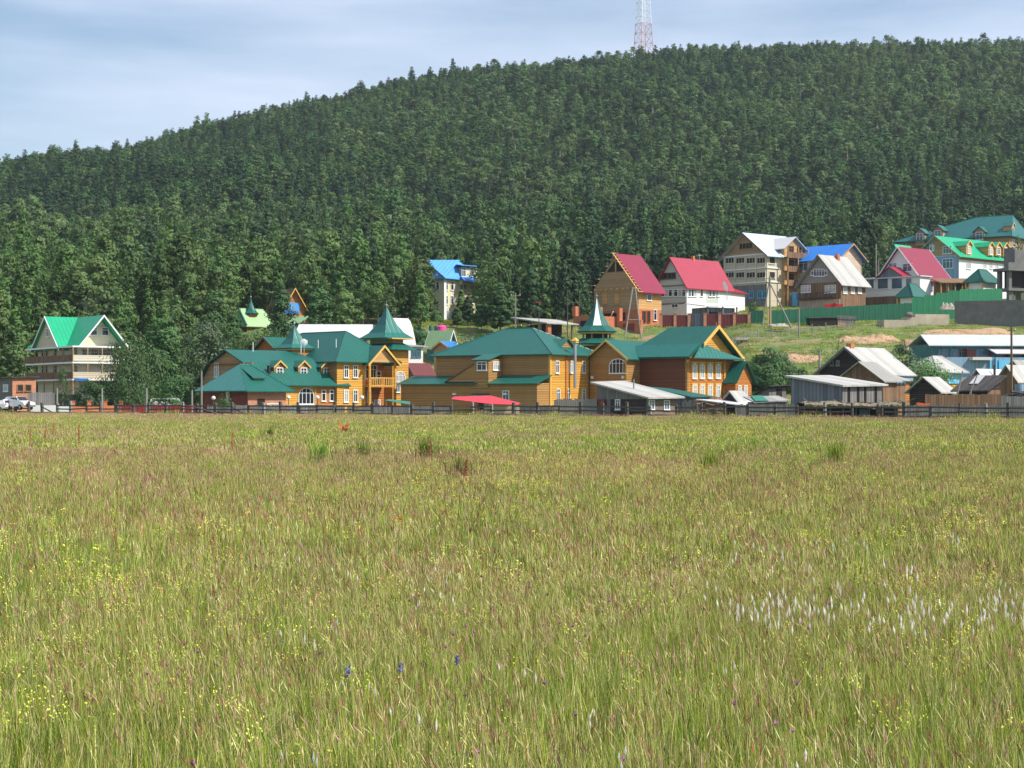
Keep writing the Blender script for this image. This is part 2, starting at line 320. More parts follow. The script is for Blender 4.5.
# ---------------------------------------------------------------- house builder
PRN = random.Random(31)
class House:
    """local frame: origin = corner nearest the camera, +x runs right and away along the sunlit face, +y left and away"""
    def __init__(s, name, label, cat, pc, Y, th=45, z0=None, group=None):
        s.X0 = X(pc, Y); s.Y0 = Y; s.th = R(th); s.c = math.cos(s.th); s.s = math.sin(s.th)
        s.z0 = terrain(s.X0, Y) if z0 is None else z0
        s.o = thing(name, label, cat, (s.X0, Y, s.z0), s.th, group)
    def w(s, x, y): return s.X0+x*s.c-y*s.s, s.Y0+x*s.s+y*s.c
    def lx(s, px, y=0):
        k = (px-512)/FL; a, b = s.w(0, y); return (k*b-a)/(s.c-k*s.s)
    def ly(s, px, x=0):
        k = (px-512)/FL; a, b = s.w(x, 0); return (k*b-a)/(-s.s-k*s.c)
    def lz(s, py, x=0, y=0): return Z(py, s.w(x, y)[1])-s.z0
    def part(s, name, m, mb=None, parent=None, **k):
        o = mb.build(name, m, parent or s.o, **k); return o
    def block(s, x0, x1, y0, y1, z0, z1, m, name='wall', label=None):
        o = MB().box(x0, x1, y0, y1, z0, z1).build(name, m, s.o)
        if label: o['label'] = label
        return o
    def gable(s, x0, x1, y0, y1, zb, ze, zr, axis, wall, roof, over=.5, t=.14, trim=None, gm=None, name='roof', lab=None, walls=True):
        """walls with gable ends plus a two-slope roof"""
        if axis == 'x':
            m = (y0+y1)/2; pr = [(y0, zb), (y1, zb), (y1, ze), (m, zr), (y0, ze)]
            if walls: MB().ext([(x0, a, b) for a, b in pr], [(x1, a, b) for a, b in pr]).build('wall', wall, s.o)
            k = (zr-ze)/(m-y0); f = .03
            r = MB(); ea, eb = y0-over, y1+over; zl = ze-over*k+.16; zt = zr+.16
            A, B = x0-over, x1+over
            r.slab([(A, ea, zl), (B, ea, zl), (B, m, zt), (A, m, zt)], t); r.slab([(A, m, zt), (B, m, zt), (B, eb, zl), (A, eb, zl)], t)
            ro = r.build(name, roof, s.o)
            if trim:
                for X_ in ((A-.08, A-.01), (B+.01, B+.08)):
                    q = MB()
                    for e in (ea, eb):
                        lo = [(X_[0], e, zl-.28), (X_[0], e, zl+.03), (X_[0], m, zt+.03), (X_[0], m, zt-.28)]
                        q.ext(lo, [(X_[1], b, c) for a, b, c in lo])
                    q.build('bargeboard', trim, s.o)
        else:
            m = (x0+x1)/2; pr = [(x0, zb), (x1, zb), (x1, ze), (m, zr), (x0, ze)]
            if walls: MB().ext([(a, y0, b) for a, b in pr], [(a, y1, b) for a, b in pr]).build('wall', wall, s.o)
            k = (zr-ze)/(m-x0)
            r = MB(); ea, eb = x0-over, x1+over; zl = ze-over*k+.16; zt = zr+.16
            A, B = y0-over, y1+over
            r.slab([(ea, A, zl), (m, A, zt), (m, B, zt), (ea, B, zl)], t); r.slab([(m, A, zt), (eb, A, zl), (eb, B, zl), (m, B, zt)], t)
            ro = r.build(name, roof, s.o)
            if trim:
                for X_ in ((A-.08, A-.01), (B+.01, B+.08)):
                    q = MB()
                    for e in (ea, eb):
                        lo = [(e, X_[0], zl-.28), (e, X_[0], zl+.03), (m, X_[0], zt+.03), (m, X_[0], zt-.28)]
                        q.ext(lo, [(a, X_[1], c) for a, b, c in lo])
                    q.build('bargeboard', trim, s.o)
        if lab: ro['label'] = lab
        return ro
    def hip(s, x0, x1, y0, y1, ze, zr, roof, over=.5, t=.14, axis=None, name='roof', ra=None, rb=None):
        x0 -= over; x1 += over; y0 -= over; y1 += over; w, d = x1-x0, y1-y0
        axis = axis or ('x' if w > d else 'y')
        if axis == 'x':
            q = min(d/2, w/2-.05) if ra is None else ra; q2 = q if rb is None else rb
            a = (x0+q, (y0+y1)/2, zr); b = (x1-q2, (y0+y1)/2, zr)
            F = [[(x0,y0,ze),(x1,y0,ze),b,a], [(x1,y1,ze),(x0,y1,ze),a,b], [(x0,y1,ze),(x0,y0,ze),a], [(x1,y0,ze),(x1,y1,ze),b]]
        else:
            q = min(w/2, d/2-.05) if ra is None else ra; q2 = q if rb is None else rb
            a = ((x0+x1)/2, y0+q, zr); b = ((x0+x1)/2, y1-q2, zr)
            F = [[(x1,y0,ze),(x1,y1,ze),b,a], [(x0,y1,ze),(x0,y0,ze),a,b], [(x0,y0,ze),(x1,y0,ze),a], [(x1,y1,ze),(x0,y1,ze),b]]
        m = MB()
        o = [(x0,y0,ze-t),(x1,y0,ze-t),(x1,y1,ze-t),(x0,y1,ze-t),(x0,y0,ze),(x1,y0,ze),(x1,y1,ze),(x0,y1,ze),a,b]
        if axis == 'x': f = [(4,5,9,8),(6,7,8,9),(7,4,8),(5,6,9)]
        else: f = [(5,6,9,8),(7,4,8,9),(4,5,8),(6,7,9)]
        m.add(o, f+[(0,3,2,1),(0,1,5,4),(1,2,6,5),(2,3,7,6),(3,0,4,7)])
        r = m.build(name, roof, s.o)
        g = MB()                                                     # ridge and hip cappings
        for P, Q in ((a, b), (o[4], a), (o[5], a if axis == 'y' else b), (o[6], b), (o[7], b if axis == 'y' else a)): g.tube(P, Q, .09, n=5)
        g.build('ridge_cap', roof, r)
        return r
    def mono(s, pts, m, t=.14, name='roof', label=None):
        o = MB().slab(pts, t).build(name, m, s.o)
        if label: o['label'] = label
        return o
    def flare(s, cx, cy, rb, zb, zt, m, n=8, rot=R(22.5), name='turret_roof'):
        h = zt-zb; q = MB().rings([(rb*.97, zb-.12), (rb, zb), (rb*.66, zb+h*.17), (rb*.4, zb+h*.42), (rb*.2, zb+h*.7), (.04, zt)], n, rot, cx, cy)
        r = q.build(name, m, s.o)
        MB().tube((cx, cy, zt-.2), (cx, cy, zt+.9), .05, .02).blob((cx, cy, zt+.3), (.14, .14, .14), 6, 4, j=0).build('finial', 'steel', r)
        return r
    def win(s, face, a, z, w, h, arch=False, mull=1, frame='white', pane='glass', off=0.0, fw=.11, bar=True, name='window', sill=True):
        """a = coordinate along the face, z = centre height, off = plane coordinate of the face"""
        def P(u, v, n):
            if face == 'F': return (u, off-n, v)
            if face == 'L': return (off-n, u, v)
            return (off+n, u, v)
        def outline(w, h):
            if not arch: return [(a-w/2, z-h/2), (a+w/2, z-h/2), (a+w/2, z+h/2), (a-w/2, z+h/2)]
            r = w/2; rise = min(r, h*.45)
            return [(a-w/2, z-h/2), (a+w/2, z-h/2)]+[(a+r*math.cos(math.pi*i/8), z+h/2-rise+rise*math.sin(math.pi*i/8)) for i in range(9)]
        O, I = outline(w, h), outline(w-2*fw, h-2*fw); n = len(O); f = MB()
        vs = [P(*q, .01) for q in O]+[P(*q, .10) for q in O]+[P(*q, .10) for q in I]+[P(*q, .01) for q in I]
        fs = []
        for k in range(4):
            for i in range(n): fs.append((k*n+i, k*n+(i+1) % n, ((k+1) % 4)*n+(i+1) % n, ((k+1) % 4)*n+i))
        f.add(vs, fs)
        def bx(u0, u1, v0, v1, n0=.03, n1=.085):
            f.ext([P(u0, v0, n0), P(u1, v0, n0), P(u1, v1, n0), P(u0, v1, n0)], [P(u0, v0, n1), P(u1, v0, n1), P(u1, v1, n1), P(u0, v1, n1)])
        for i in range(mull):
            u = a-w/2+w*(i+1)/(mull+1); bx(u-.035, u+.035, z-h/2+fw, z+h/2-fw*1.3)
        if bar: bx(a-w/2+fw, a+w/2-fw, z+h*.18-.03, z+h*.18+.03, .03, .08)
        if sill: bx(a-w/2-.07, a+w/2+.07, z-h/2-.07, z-h/2+.02, .01, .17)
        fo = f.build(name, frame, s.o)
        if pane == 'glass': pane = PRN.choice(['glass', 'glass', 'glass_b', 'curtain', 'glass'])
        q = MB(); q.ext([P(*k, .012) for k in I], [P(*k, .035) for k in I]); q.build('pane', pane, fo)
        return fo
    def winp(s, face, px, py, w, h, off=0.0, **k):
        if face == 'F': a = s.lx(px, off); z = s.lz(py, a, off)
        else: a = s.ly(px, off); z = s.lz(py, off, a)
        return s.win(face, a, z, w, h, off=off, **k)
    def dormer(s, px, py, roof, wall, w=1.7, h=1.9, dep=2.2, off=0.0, trim='trim', wh=1.1, ww=.9, arch=False, **k):
        """gabled dormer facing the sunlit (F) side; px,py = centre of its window; off = front plane"""
        a = s.lx(px, off); z = s.lz(py, a, off); z0 = z-h*.55; z1 = z+h*.5; zr = z1+w*.42
        b = MB(); pr = [(a-w/2, z0), (a+w/2, z0), (a+w/2, z1), (a, zr), (a-w/2, z1)]
        b.ext([(u, off, v) for u, v in pr], [(u, off+dep, v) for u, v in pr]); d = b.build('dormer', wall, s.o)
        r = MB(); e = .25; kk = (zr-z1)/(w/2)
        for sg in (-1, 1):
            r.slab([(a, off-e, zr+.12), (a+sg*(w/2+e), off-e, z1-e*kk+.12), (a+sg*(w/2+e), off+dep, z1-e*kk+.12), (a, off+dep, zr+.12)], .1)
        r.build('dormer_roof', roof, d)
        q = MB()
        for sg in (-1, 1):
            lo = [(a, off-e-.06, zr-.1), (a, off-e-.06, zr+.14), (a+sg*(w/2+e), off-e-.06, z1-e*kk+.14), (a+sg*(w/2+e), off-e-.06, z1-e*kk-.1)]
            q.ext(lo, [(x_, off-e-.005, z_) for x_, y_, z_ in lo])
        q.build('dormer_trim', trim, d)
        wn = s.win('F', a, z, ww, wh, off=off, arch=arch, **k); wn.parent = d
        return d
def rowx(a, b, n): return [a+(b-a)*i/(n-1) for i in range(n)] if n > 1 else [(a+b)/2]

# ================================================================ THE HOTEL COMPLEX
# -- middle block
h = House('hotel_building', 'two-storey golden log hotel block with wide teal hip roof and a tall grey flue pipe', 'building', 550, 232, 58, 0)
W, D = h.lx(601), h.ly(436); ze = h.lz(354)
h.block(0, W, 0, D, -1, ze, 'log')
h.block(-.02, 0, 0.1, D-.1, 3.3, ze-.02, 'log_b', 'wall_cladding', 'browner weathered log side')  # side away from the sun; its shade is put into browner logs
zr = h.lz(328, W/2, W/2); h.hip(0, W, 0, D, ze, zr, 'teal', .7, ra=W*.55)
ex = -3.4; De = h.ly(401, ex); z1 = h.lz(383, ex, 0)
h.block(ex, -.03, 0.02, De, -1, z1, 'log_b', 'side_wing')
for a, b in ((0, h.ly(491, ex)), (h.ly(474, ex)-.2, De)):
    h.mono([(ex-.6, a-.4, z1-.05), (-.03, a-.4, z1+1.15), (-.03, b+.4, z1+1.15), (ex-.6, b+.4, z1-.05)], 'teal', .12, 'side_wing_roof')
y1, y2 = h.ly(489, ex), h.ly(474.5, ex); z2 = h.lz(359, ex, y1)
h.block(ex-.15, -.05, y1, y2, z1-.6, z2, 'log_b', 'stair_tower')
h.mono([(ex-.5, y1-.3, z2-.1), (-.05, y1-.3, z2+.9), (-.05, y2+.3, z2+.9), (ex-.5, y2+.3, z2-.1)], 'teal', .12, 'stair_tower_roof')
h.winp('L', 482, 366, 1.6, 1.25, off=ex-.15); h.winp('F', 496, 366, 1.7, 1.2, off=y1, mull=2)
y3 = h.ly(447, ex)                                                    # sloping covered stair beside the tower
MB().ext([(ex-.1, y2, z1+.2), (ex-.1, y3, z1+.2), (ex-.1, y2, z1+2.6)], [(ex+1.6, y2, z1+.2), (ex+1.6, y3, z1+.2), (ex+1.6, y2, z1+2.6)]).build('covered_stair', 'log_b', h.o)
MB().slab([(ex-.25, y2, z1+2.75), (ex+1.7, y2, z1+2.75), (ex+1.7, y3+.3, z1+.25), (ex-.25, y3+.3, z1+.25)], .12).build('stair_roof', 'brownb', h.o)
yd = h.ly(480, ex); h.mono([(ex-1.6, yd-1.6, 2.35), (ex-.02, yd-1.6, 2.9), (ex-.02, yd+1.2, 2.9), (ex-1.6, yd+1.2, 2.35)], 'teal', .08, 'door_canopy')
h.win('L', yd-.2, 1.0, 1.0, 2.1, off=ex, frame='brownb', pane='darkin', name='door', mull=0, sill=False)
h.winp('L', 506, 396, 1.1, 1.5, off=ex, pane='glass_b')
for px in (455, 505.5): 
    a = h.ly(px, ex); MB().box(ex-.3, ex-.01, a-.25, a+.25, 2.7, 2.95).build('wall_lamp', 'white', h.o)
for px in (557, 571, 583.5, 595.5): h.winp('F', px, 367, .95, 1.75, mull=1)
for px in (558, 568, 583.5, 594): h.winp('F', px, 395, .95, 1.75, mull=1)
a = h.lx(570); zt = h.lz(343, a, -.7)
fl = MB().tube((a, -.8, h.lz(388, a, -.8)), (a, -.8, zt), .22, n=10).build('flue_pipe', 'steel', h.o)
MB().box(a-.36, a+.36, -1.16, -.44, zt, zt+.3).ext([(a-.45,-1.25,zt+.3),(a+.45,-1.25,zt+.3),(a+.45,-.35,zt+.3),(a-.45,-.35,zt+.3)], [(a-.05,-.85,zt+.75),(a+.05,-.85,zt+.75),(a+.05,-.75,zt+.75),(a-.05,-.75,zt+.75)]).build('flue_cap', 'trim', fl)
MB().box(h.lx(566)-.25, h.lx(566)+.25, -.12, -.005, 0, ze-.1).build('corner_post', 'log_r', h.o)
MB().box(-.12, .18, -.12, .18, 0, ze-.12).build('corner_post', 'trim', h.o); MB().box(W-.2, W+.1, -.12, .18, 0, ze-.12).build('corner_post', 'trim', h.o)
# small cross gable in the roof
a0, a1 = h.lx(552, 1), h.lx(575, 1); zz = h.lz(345, a0, 1)
# low roof gable half way up the sunlit slope
ca, cb = (W*.40), (W*.62)
MB().ext([(ca-1.6, 1.6, ze+.5), (cb+1.2, 1.6, ze+.5), ((ca+cb)/2, 1.6, ze+2.2)], [(ca-1.6, 6, ze+.5), (cb+1.2, 6, ze+.5), ((ca+cb)/2, 6, ze+2.2)]).build('roof_gable', 'log_b', h.o)
MB().slab([((ca+cb)/2, 1.3, ze+2.35), (cb+1.6, 1.3, ze+.4), (cb+1.6, 6.2, ze+.4), ((ca+cb)/2, 6.2, ze+2.35)], .1).slab([((ca+cb)/2, 1.3, ze+2.35), ((ca+cb)/2, 6.2, ze+2.35), (ca-2, 6.2, ze+.4), (ca-2, 1.3, ze+.4)], .1).build('roof_gable_cover', 'teal', h.o)

# -- right block
h = House('hotel_building', 'reddish log hotel block with rows of arched white windows under a large yellow gable', 'building', 687, 234, 50, 0)
W, D = h.lx(733), h.ly(626); ze = h.lz(358)
h.block(0, W, 0, D, -1, ze, 'log_r')
h.block(-.02, 0, .2, D, 0, ze-.02, mat('dark_brown_logs', (.17, .055, .022), .5, pat='logs', period=.24, depth=.8, var=.13, dark=.45), 'wall_cladding', 'dark brown log side wall')  # shade on this side is painted into a darker copy of the logs
zr = h.lz(326, W/2, 0); o = .8
m = W/2; k = (zr-ze)/(m+o)
r = MB(); y9 = D+.6; yr = D-3.5
r.slab([(-o, -1.0, ze+.12), (m, -1.4, zr), (m, yr, zr), (-o, y9, ze+.12)], .16)
r.slab([(m, -1.4, zr), (W+o, -1.0, ze+.12), (W+o, y9, ze+.12), (m, yr, zr)], .16)
r.slab([(-o, y9, ze+.12), (m, yr, zr), (W+o, y9, ze+.12)], .16)
rf = r.build('roof', 'teal', h.o)
MB().slab([(-o-.1, -.9, ze+.2), (-o+2.6, -.9, ze+.2+2.6*k), (-o+2.6, D-.5, ze+.2+2.6*k), (-o-.1, D-.5, ze+.2)], .04).build('roof_patch', 'teal_new', rf)
MB().ext([(-.3, -.35, ze), (W+.3, -.35, ze), (m, -.35, zr-.35)], [(-.3, .2, ze), (W+.3, .2, ze), (m, .2, zr-.35)]).build('gable', 'log', h.o)
z34 = h.lz(343.5, 0, -1); eL = m-(zr-z34)/k
for sg, e, zl_ in ((0, eL, z34), (1, W+o+.1, ze)):
    lo = [(m, -1.5, zr-.4), (m, -1.5, zr+.1), (e, -1.5, zl_+.1), (e, -1.5, zl_-.4)]
    MB().ext(lo, [(a, -1.35, c) for a, b, c in lo]).build('bargeboard', 'trim', h.o)
h.mono([(-.85, -1.75, ze+.05), (W+.5, -1.75, ze+.05), (W+.3, -.36, ze+.35), (eL+.2, -.9, z34+.1)], 'teal_new', .12, 'pent_roof')
for px in (694.5, 702, 710, 718): h.winp('F', px, 371, 1.0, 2.15, arch=True, frame='white', pane='curtain', mull=1)
for px in (694.5, 702, 710, 718): 
    h.winp('F', px, 392, 1.0, 2.0, frame='white', pane='curtain', mull=1)
    for py, hh in ((371, 2.15), (392, 2.0)):
        a = h.lx(px); z = h.lz(py, a)
        MB().box(a-.75, a-.54, -.07, -.004, z-hh/2-.1, z+hh/2).box(a+.54, a+.75, -.07, -.004, z-hh/2-.1, z+hh/2).box(a-.8, a+.8, -.12, -.004, z+hh/2+.02, z+hh/2+.22).build('window_surround', 'trim', h.o)
for a in (.15, W*.80, W-.15): MB().box(a-.2, a+.2, -.14, -.004, 0, ze-.1).build('corner_post', 'log', h.o)
MB().box(-.14, .2, -.14, .2, 0, ze-.1).build('corner_post', 'log_b', h.o)
# left wing with brown gable
yl, yh = h.ly(640), h.ly(603.5); xw = -3.2
ym = (yl+yh)/2; zg = h.lz(341, xw, ym); zw = h.lz(357, xw, yl)
h.gable(xw, m, yl, yh, -1, zw, zg, 'x', 'log_b', 'teal', .6, trim='trim')
h.winp('L', 618, 366, 3.0, 2.1, off=xw, arch=True, mull=4)
MB().box(xw-.1, xw-.004, yl-.1, yl+.25, 0, zw).build('corner_post', 'log', h.o)
for a in (yl+.5, yh-.5): MB().box(xw-.3, xw-.01, a-.15, a+.15, zw-3, zw-2.6).build('wall_lamp', 'white', h.o)
# small annex at the right
h = House('annex_building', 'small orange timber annex with steep teal roof at the right end of the hotel', 'building', 735.5, 240, 50, 0)
W = h.lx(751.5); ze = h.lz(379)
h.gable(0, W, 0, 6, -1, ze, h.lz(362, W*.35, 0), 'y', 'log_r', 'teal', .6)
h.mono([(W+.1, -.6, ze+.5), (W+2.6, -.6, ze-.3), (W+2.6, 5, ze-.3), (W+.1, 5, ze+.5)], 'teal', .1, 'side_roof')
for px in (739.5, 745.5): h.winp('F', px, 391, .9, 1.6, pane='curtain')

# -- turret between the blocks
h = House('hotel_turret', 'round-based teal spire turret with a bright white front facet between the two log blocks', 'turret', 597.5, 246, 45, 0)
h.block(-.1, 4.4, -.1, 4.4, -1, h.lz(345), 'log_r')
q = MB().rings([(4.3, h.lz(343.5)), (4.0, h.lz(342.5)), (2.6, h.lz(338))], 8, R(22.5), 1.7, 1.7).build('skirt_roof', 'teal', h.o)
for i in range(8):
    a = R(45*i+22.5); MB().tube((1.7+2.1*math.cos(a), 1.7+2.1*math.sin(a), h.lz(340)), (1.7+2.1*math.cos(a), 1.7+2.1*math.sin(a), h.lz(331)), .13).build('post', 'log', h.o)
MB().rings([(1.7, h.lz(340)), (1.7, h.lz(333))], 8, R(22.5), 1.7, 1.7).build('lantern_wall', 'darkin', h.o)
zb, zt = h.lz(331), h.lz(297)
MB().rings([(2.75, zb-.35), (2.75, zb-.1)], 8, R(22.5), 1.7, 1.7).build('cornice', 'trim', h.o)
fr = h.flare(1.7, 1.7, 3.1, zb, zt, 'teal', 8)
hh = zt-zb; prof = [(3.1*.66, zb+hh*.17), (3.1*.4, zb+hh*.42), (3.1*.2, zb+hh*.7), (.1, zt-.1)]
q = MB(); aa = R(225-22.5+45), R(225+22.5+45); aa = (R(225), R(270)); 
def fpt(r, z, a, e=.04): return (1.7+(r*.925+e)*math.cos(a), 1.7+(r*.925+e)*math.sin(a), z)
mid = R(225)+0  # glare on the camera-side facet, put in as a white plate
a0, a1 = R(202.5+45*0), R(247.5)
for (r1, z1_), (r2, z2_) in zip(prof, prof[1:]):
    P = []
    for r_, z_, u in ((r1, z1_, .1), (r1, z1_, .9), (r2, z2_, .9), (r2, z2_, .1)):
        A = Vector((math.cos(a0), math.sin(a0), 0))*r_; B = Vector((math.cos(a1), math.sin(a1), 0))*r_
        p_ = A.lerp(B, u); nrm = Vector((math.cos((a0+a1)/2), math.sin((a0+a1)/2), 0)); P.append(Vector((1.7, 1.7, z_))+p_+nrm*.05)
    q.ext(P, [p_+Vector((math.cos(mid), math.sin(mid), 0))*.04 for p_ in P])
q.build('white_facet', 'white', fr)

# -- left long wing with dormers
h = House('hotel_building', 'long golden log hotel wing with three small gabled dormers in its teal roof', 'building', 258, 228, 42, 0)
W, D = h.lx(343), h.ly(200); ze = h.lz(383)
h.block(0, W, 0, D, -1, ze, 'log'); h.block(-.02, 0, .1, D-.1, 0, ze-.02, 'log_r', 'wall_cladding', 'brown end wall')  # browner layer carries the shade of the left end in its colour
mz = h.lz(362, 0, 2.6); zr = h.lz(349.5, 0, D/2); o = .8; u = 2.8
pr = [(-o, ze-.25), (u, mz), (D/2, zr), (D-u, mz), (D+o, ze-.25)]
g_ = MB(); prf = [(0.02, ze-.05), (u, mz-.12), (D/2, zr-.15), (D-u, mz-.12), (D-.02, ze-.05)]
g_.ext([(0.01, a, b) for a, b in prf], [(.4, a, b) for a, b in prf]); g_.build('gable', 'timber_b', h.o)
r = MB(); xe = W+.8
for (a, b), (c, d) in zip(pr[:2], pr[1:3]):
    hx = (1.2 if a < 0 else 1.8)
    x_lo = xe if a < 0 else xe-2.0; x_hi = xe-2.0 if a < 0 else xe-4.2
    r.slab([(-.6, a, b), (x_lo, a, b), (x_hi, c, d), (-.6, c, d)], .15)
    r.slab([(-.6, D-a, b), (-.6, D-c, d), (x_hi, D-c, d), (x_lo, D-a, b)], .15)
r.slab([(xe, -o, ze-.25), (xe, D+o, ze-.25), (xe-2, D-u, mz), (xe-2, u, mz)], .15)
r.slab([(xe-2, u, mz), (xe-2, D-u, mz), (xe-4.2, D/2, zr)], .15)
r.build('roof', 'teal', h.o)
for px in (279.5, 303.5, 326.5): h.dormer(px, 373, 'teal', 'log_b', w=1.7, h=1.8, dep=3.4, off=1.2, wh=1.5, ww=1.1)
h.winp('F', 306, 396, 2.6, 2.3, arch=True, mull=3)
for px in (323.5, 331.5): h.winp('F', px, 395.5, .75, 1.6, mull=0)
a = h.lx(316); MB().box(a, W+.02, -.03, -.004, 0, ze-.1).build('wall_panel', 'log_r', h.o)
MB().box(h.lx(315)-.15, h.lx(315)+.1, -.15, -.004, 0, ze-.1).build('corner_post', 'log', h.o)
h.winp('L', 217, 370, 1.2, 2.0, off=-.02, pane='curtain'); 
h.block(-.35, -.03, 1.0, D-1, h.lz(364, 0, 5), h.lz(363, 0, 5), 'log_r', 'eave_board')
a = h.lx(268.5, 1.2); MB().box(a-.18, a+.18, .9, 1.3, ze+.3, ze+2.4).build('chimney', 'black', h.o)
for px in (253, 301): MB().tube((h.lx(px, 5), 5, zr-.3), (h.lx(px, 5), 5, zr+1.0), .06).build('vent_pipe', 'white', h.o)
# small spire over the wing
h = House('hotel_turret', 'small teal pyramid spire rising behind the long dormered hotel wing', 'turret', 293, 241, 45, 0)
h.block(-.6, 2.6, -.6, 2.6, -1, h.lz(349), 'log_r')
h.flare(1, 1, 3.0, h.lz(348), h.lz(325), 'teal_new', 4, R(0)+R(45))
MB().box(-.9, 2.9, -.9, 2.9, h.lz(350), h.lz(348.6)).build('cornice', 'trim', h.o)

# -- pavilion at the far left
h = House('brick_pavilion', 'low brick pavilion with shiny ribbed teal hip roof at the left end of the hotel', 'pavilion', 248, 219, 45, 0)
W, D = h.lx(286), h.ly(204); ze = h.lz(391)
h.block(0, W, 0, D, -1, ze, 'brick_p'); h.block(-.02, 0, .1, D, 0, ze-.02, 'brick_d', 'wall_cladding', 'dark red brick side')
h.hip(0, W, 0, D, ze, h.lz(364.5, W/2, D/2), 'teal', .9, ra=(W+1.8)*.40, rb=(W+1.8)*.40, axis='x')
# brighter left slope sheet
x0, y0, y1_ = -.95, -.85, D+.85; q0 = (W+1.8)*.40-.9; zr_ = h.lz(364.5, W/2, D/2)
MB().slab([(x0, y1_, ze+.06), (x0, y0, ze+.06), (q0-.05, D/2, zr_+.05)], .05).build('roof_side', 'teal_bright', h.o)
a = h.lx(260, 1.2); z = h.lz(377, a, 1.6)
h.mono([(a-1.1, 1.2, z-.1), (a+1.1, 1.2, z-.1), (a+.9, 4.2, z+1.3), (a-.9, 4.2, z+1.3)], 'teal', .1, 'dormer_roof')
MB().box(a-.8, a+.8, 1.7, 3.2, z-1.0, z).build('dormer', 'log_b', h.o); h.win('F', a, z-.45, 1.1, .5, off=1.7, frame='trim', mull=0, bar=False, sill=False)
a = h.lx(261); h.win('F', a, 1.2, 1.1, 1.9, frame='darkin', pane='darkin', mull=0, bar=False, sill=False, name='door')
h.win('F', h.lx(272.5), 1.1, 1.8, .9, frame='white', pane='curtain')
MB().box(-.4, -.03, D*.42-.12, D*.42+.12, 0, ze-.1).build('porch_post', 'white', h.o)

# -- rear block with balcony
h = House('hotel_building', 'golden log hotel block with a first-floor balcony beneath its small front gable', 'building', 337, 236, 45, 0)
W, D = h.lx(394), h.ly(264); ze = h.lz(361.5)
h.block(0, h.lx(365), 0, D, -1, ze, 'log'); xa = h.lx(365); xb = h.lx(392)
h.block(xa, W, 2.2, D, -1, ze, 'log_r', 'recessed_wall')
h.block(-.02, 0, .1, D-.1, 0, ze-.02, 'log_b', 'wall_cladding', 'browner log side')  # browner than the sunlit front: shade painted onto this side
zr = h.lz(331.5, W/2, W/2)
h.hip(0, W, 0, D, ze, zr, 'teal', .8, ra=W*.5, rb=3.0, axis='y')
for px in (346, 355.3):
    h.winp('F', px, 371.5, .85, 1.75); h.winp('F', px, 396, .85, 1.75)
zg = h.lz(346, (xa+xb)/2, -1.4)
MB().ext([(xa, -.9, ze), (xb, -.9, ze), ((xa+xb)/2, -.9, zg-.2)], [(xa, 3, ze), (xb, 3, ze), ((xa+xb)/2, 3, zg-.2)]).build('gable', 'timber', h.o)
mm_ = (xa+xb)/2; kk = (zg-ze)/(mm_-xa)
r = MB()
for e in (xa-.5, xb+.5):
    r.slab([(mm_, -1.3, zg+.1), (e, -1.3, ze-.5*kk+.1), (e, 5, ze-.5*kk+.1), (mm_, 5, zg+.1)] if e > mm_ else [(e, -1.3, ze-.5*kk+.1), (mm_, -1.3, zg+.1), (mm_, 5, zg+.1), (e, 5, ze-.5*kk+.1)], .12)
    lo = [(mm_, -1.42, zg-.2), (mm_, -1.42, zg+.14), (e, -1.42, ze-.5*kk+.14), (e, -1.42, ze-.5*kk-.2)]
    MB().ext(lo, [(a, -1.31, c) for a, b, c in lo]).build('bargeboard', 'trim', h.o)
r.build('gable_roof', 'teal', h.o)
zf = h.lz(385, xa, 0)
bl = h.block(xa+.02, xb, -.9, 2.19, zf-.3, zf, 'log', 'balcony')
rl = MB().box(xa+.02, xb, -.95, -.85, zf+.95, zf+1.07)
for i in range(15):
    a = xa+.15+(xb-xa-.3)*i/14; rl.box(a-.05, a+.05, -.93, -.87, zf, zf+.95)
rl.build('railing', 'trim', bl)
for a in (xa+.15, xb-.15): MB().box(a-.15, a+.15, -.95, -.65, -.5, ze+.1).build('porch_post', 'log', h.o)
h.winp('F', 371, 372, 2.2, 2.0, off=2.2, mull=2); h.win('F', h.lx(378, 2.2), zf+1.05, 1.0, 2.1, off=2.2, name='door', mull=0, sill=False)
h.winp('F', 369, 396, .9, 1.8, off=2.2); h.win('F', h.lx(377, 2.2), 1.0, 1.2, 2.1, off=2.2, pane='curtain', name='door', mull=1, sill=False)
zc = h.lz(338, 0, D-4)
h.gable(-1.5, 4, D-5, D, 0, h.lz(350, 0, D-3), zc, 'x', 'log_r', 'teal', .5, trim='brownb', name='cross_roof')
ya = h.ly(307, -.2)
for i, px in enumerate((311, 322, 340)): 
    MB().tube((1.2, h.ly(px-5, 1), ze+2), (1.2, h.ly(px-5, 1), ze+3.2), .06).build('vent_pipe', 'white', h.o)
# dish
px_, Yd = 304, 239.5
d = thing('satellite_dish', 'white satellite dish fixed on the teal roof beside the small spire', 'satellite dish', (X(px_, Yd), Yd, Z(347, Yd)))
MB().tube((0, 0, -1), (0, .1, .5), .06).build('mast', 'steel', d)
dm = MB(); n = 14
for j in range(4):
    rr_ = .17*j
    for i in range(n): dm.v.append((rr_*math.cos(2*math.pi*i/n)*1.0, -.35+rr_*rr_*.25, .65+rr_*math.sin(2*math.pi*i/n)))
for j in range(3):
    for i in range(n): dm.f.append((j*n+i, j*n+(i+1) % n, (j+1)*n+(i+1) % n, (j+1)*n+i)); dm.mi.append(0)
dm.build('reflector', 'white', d, fix=False); MB().tube((0, -.3, .3), (0, -.95, .6), .04).build('feed_arm', 'steel', d)

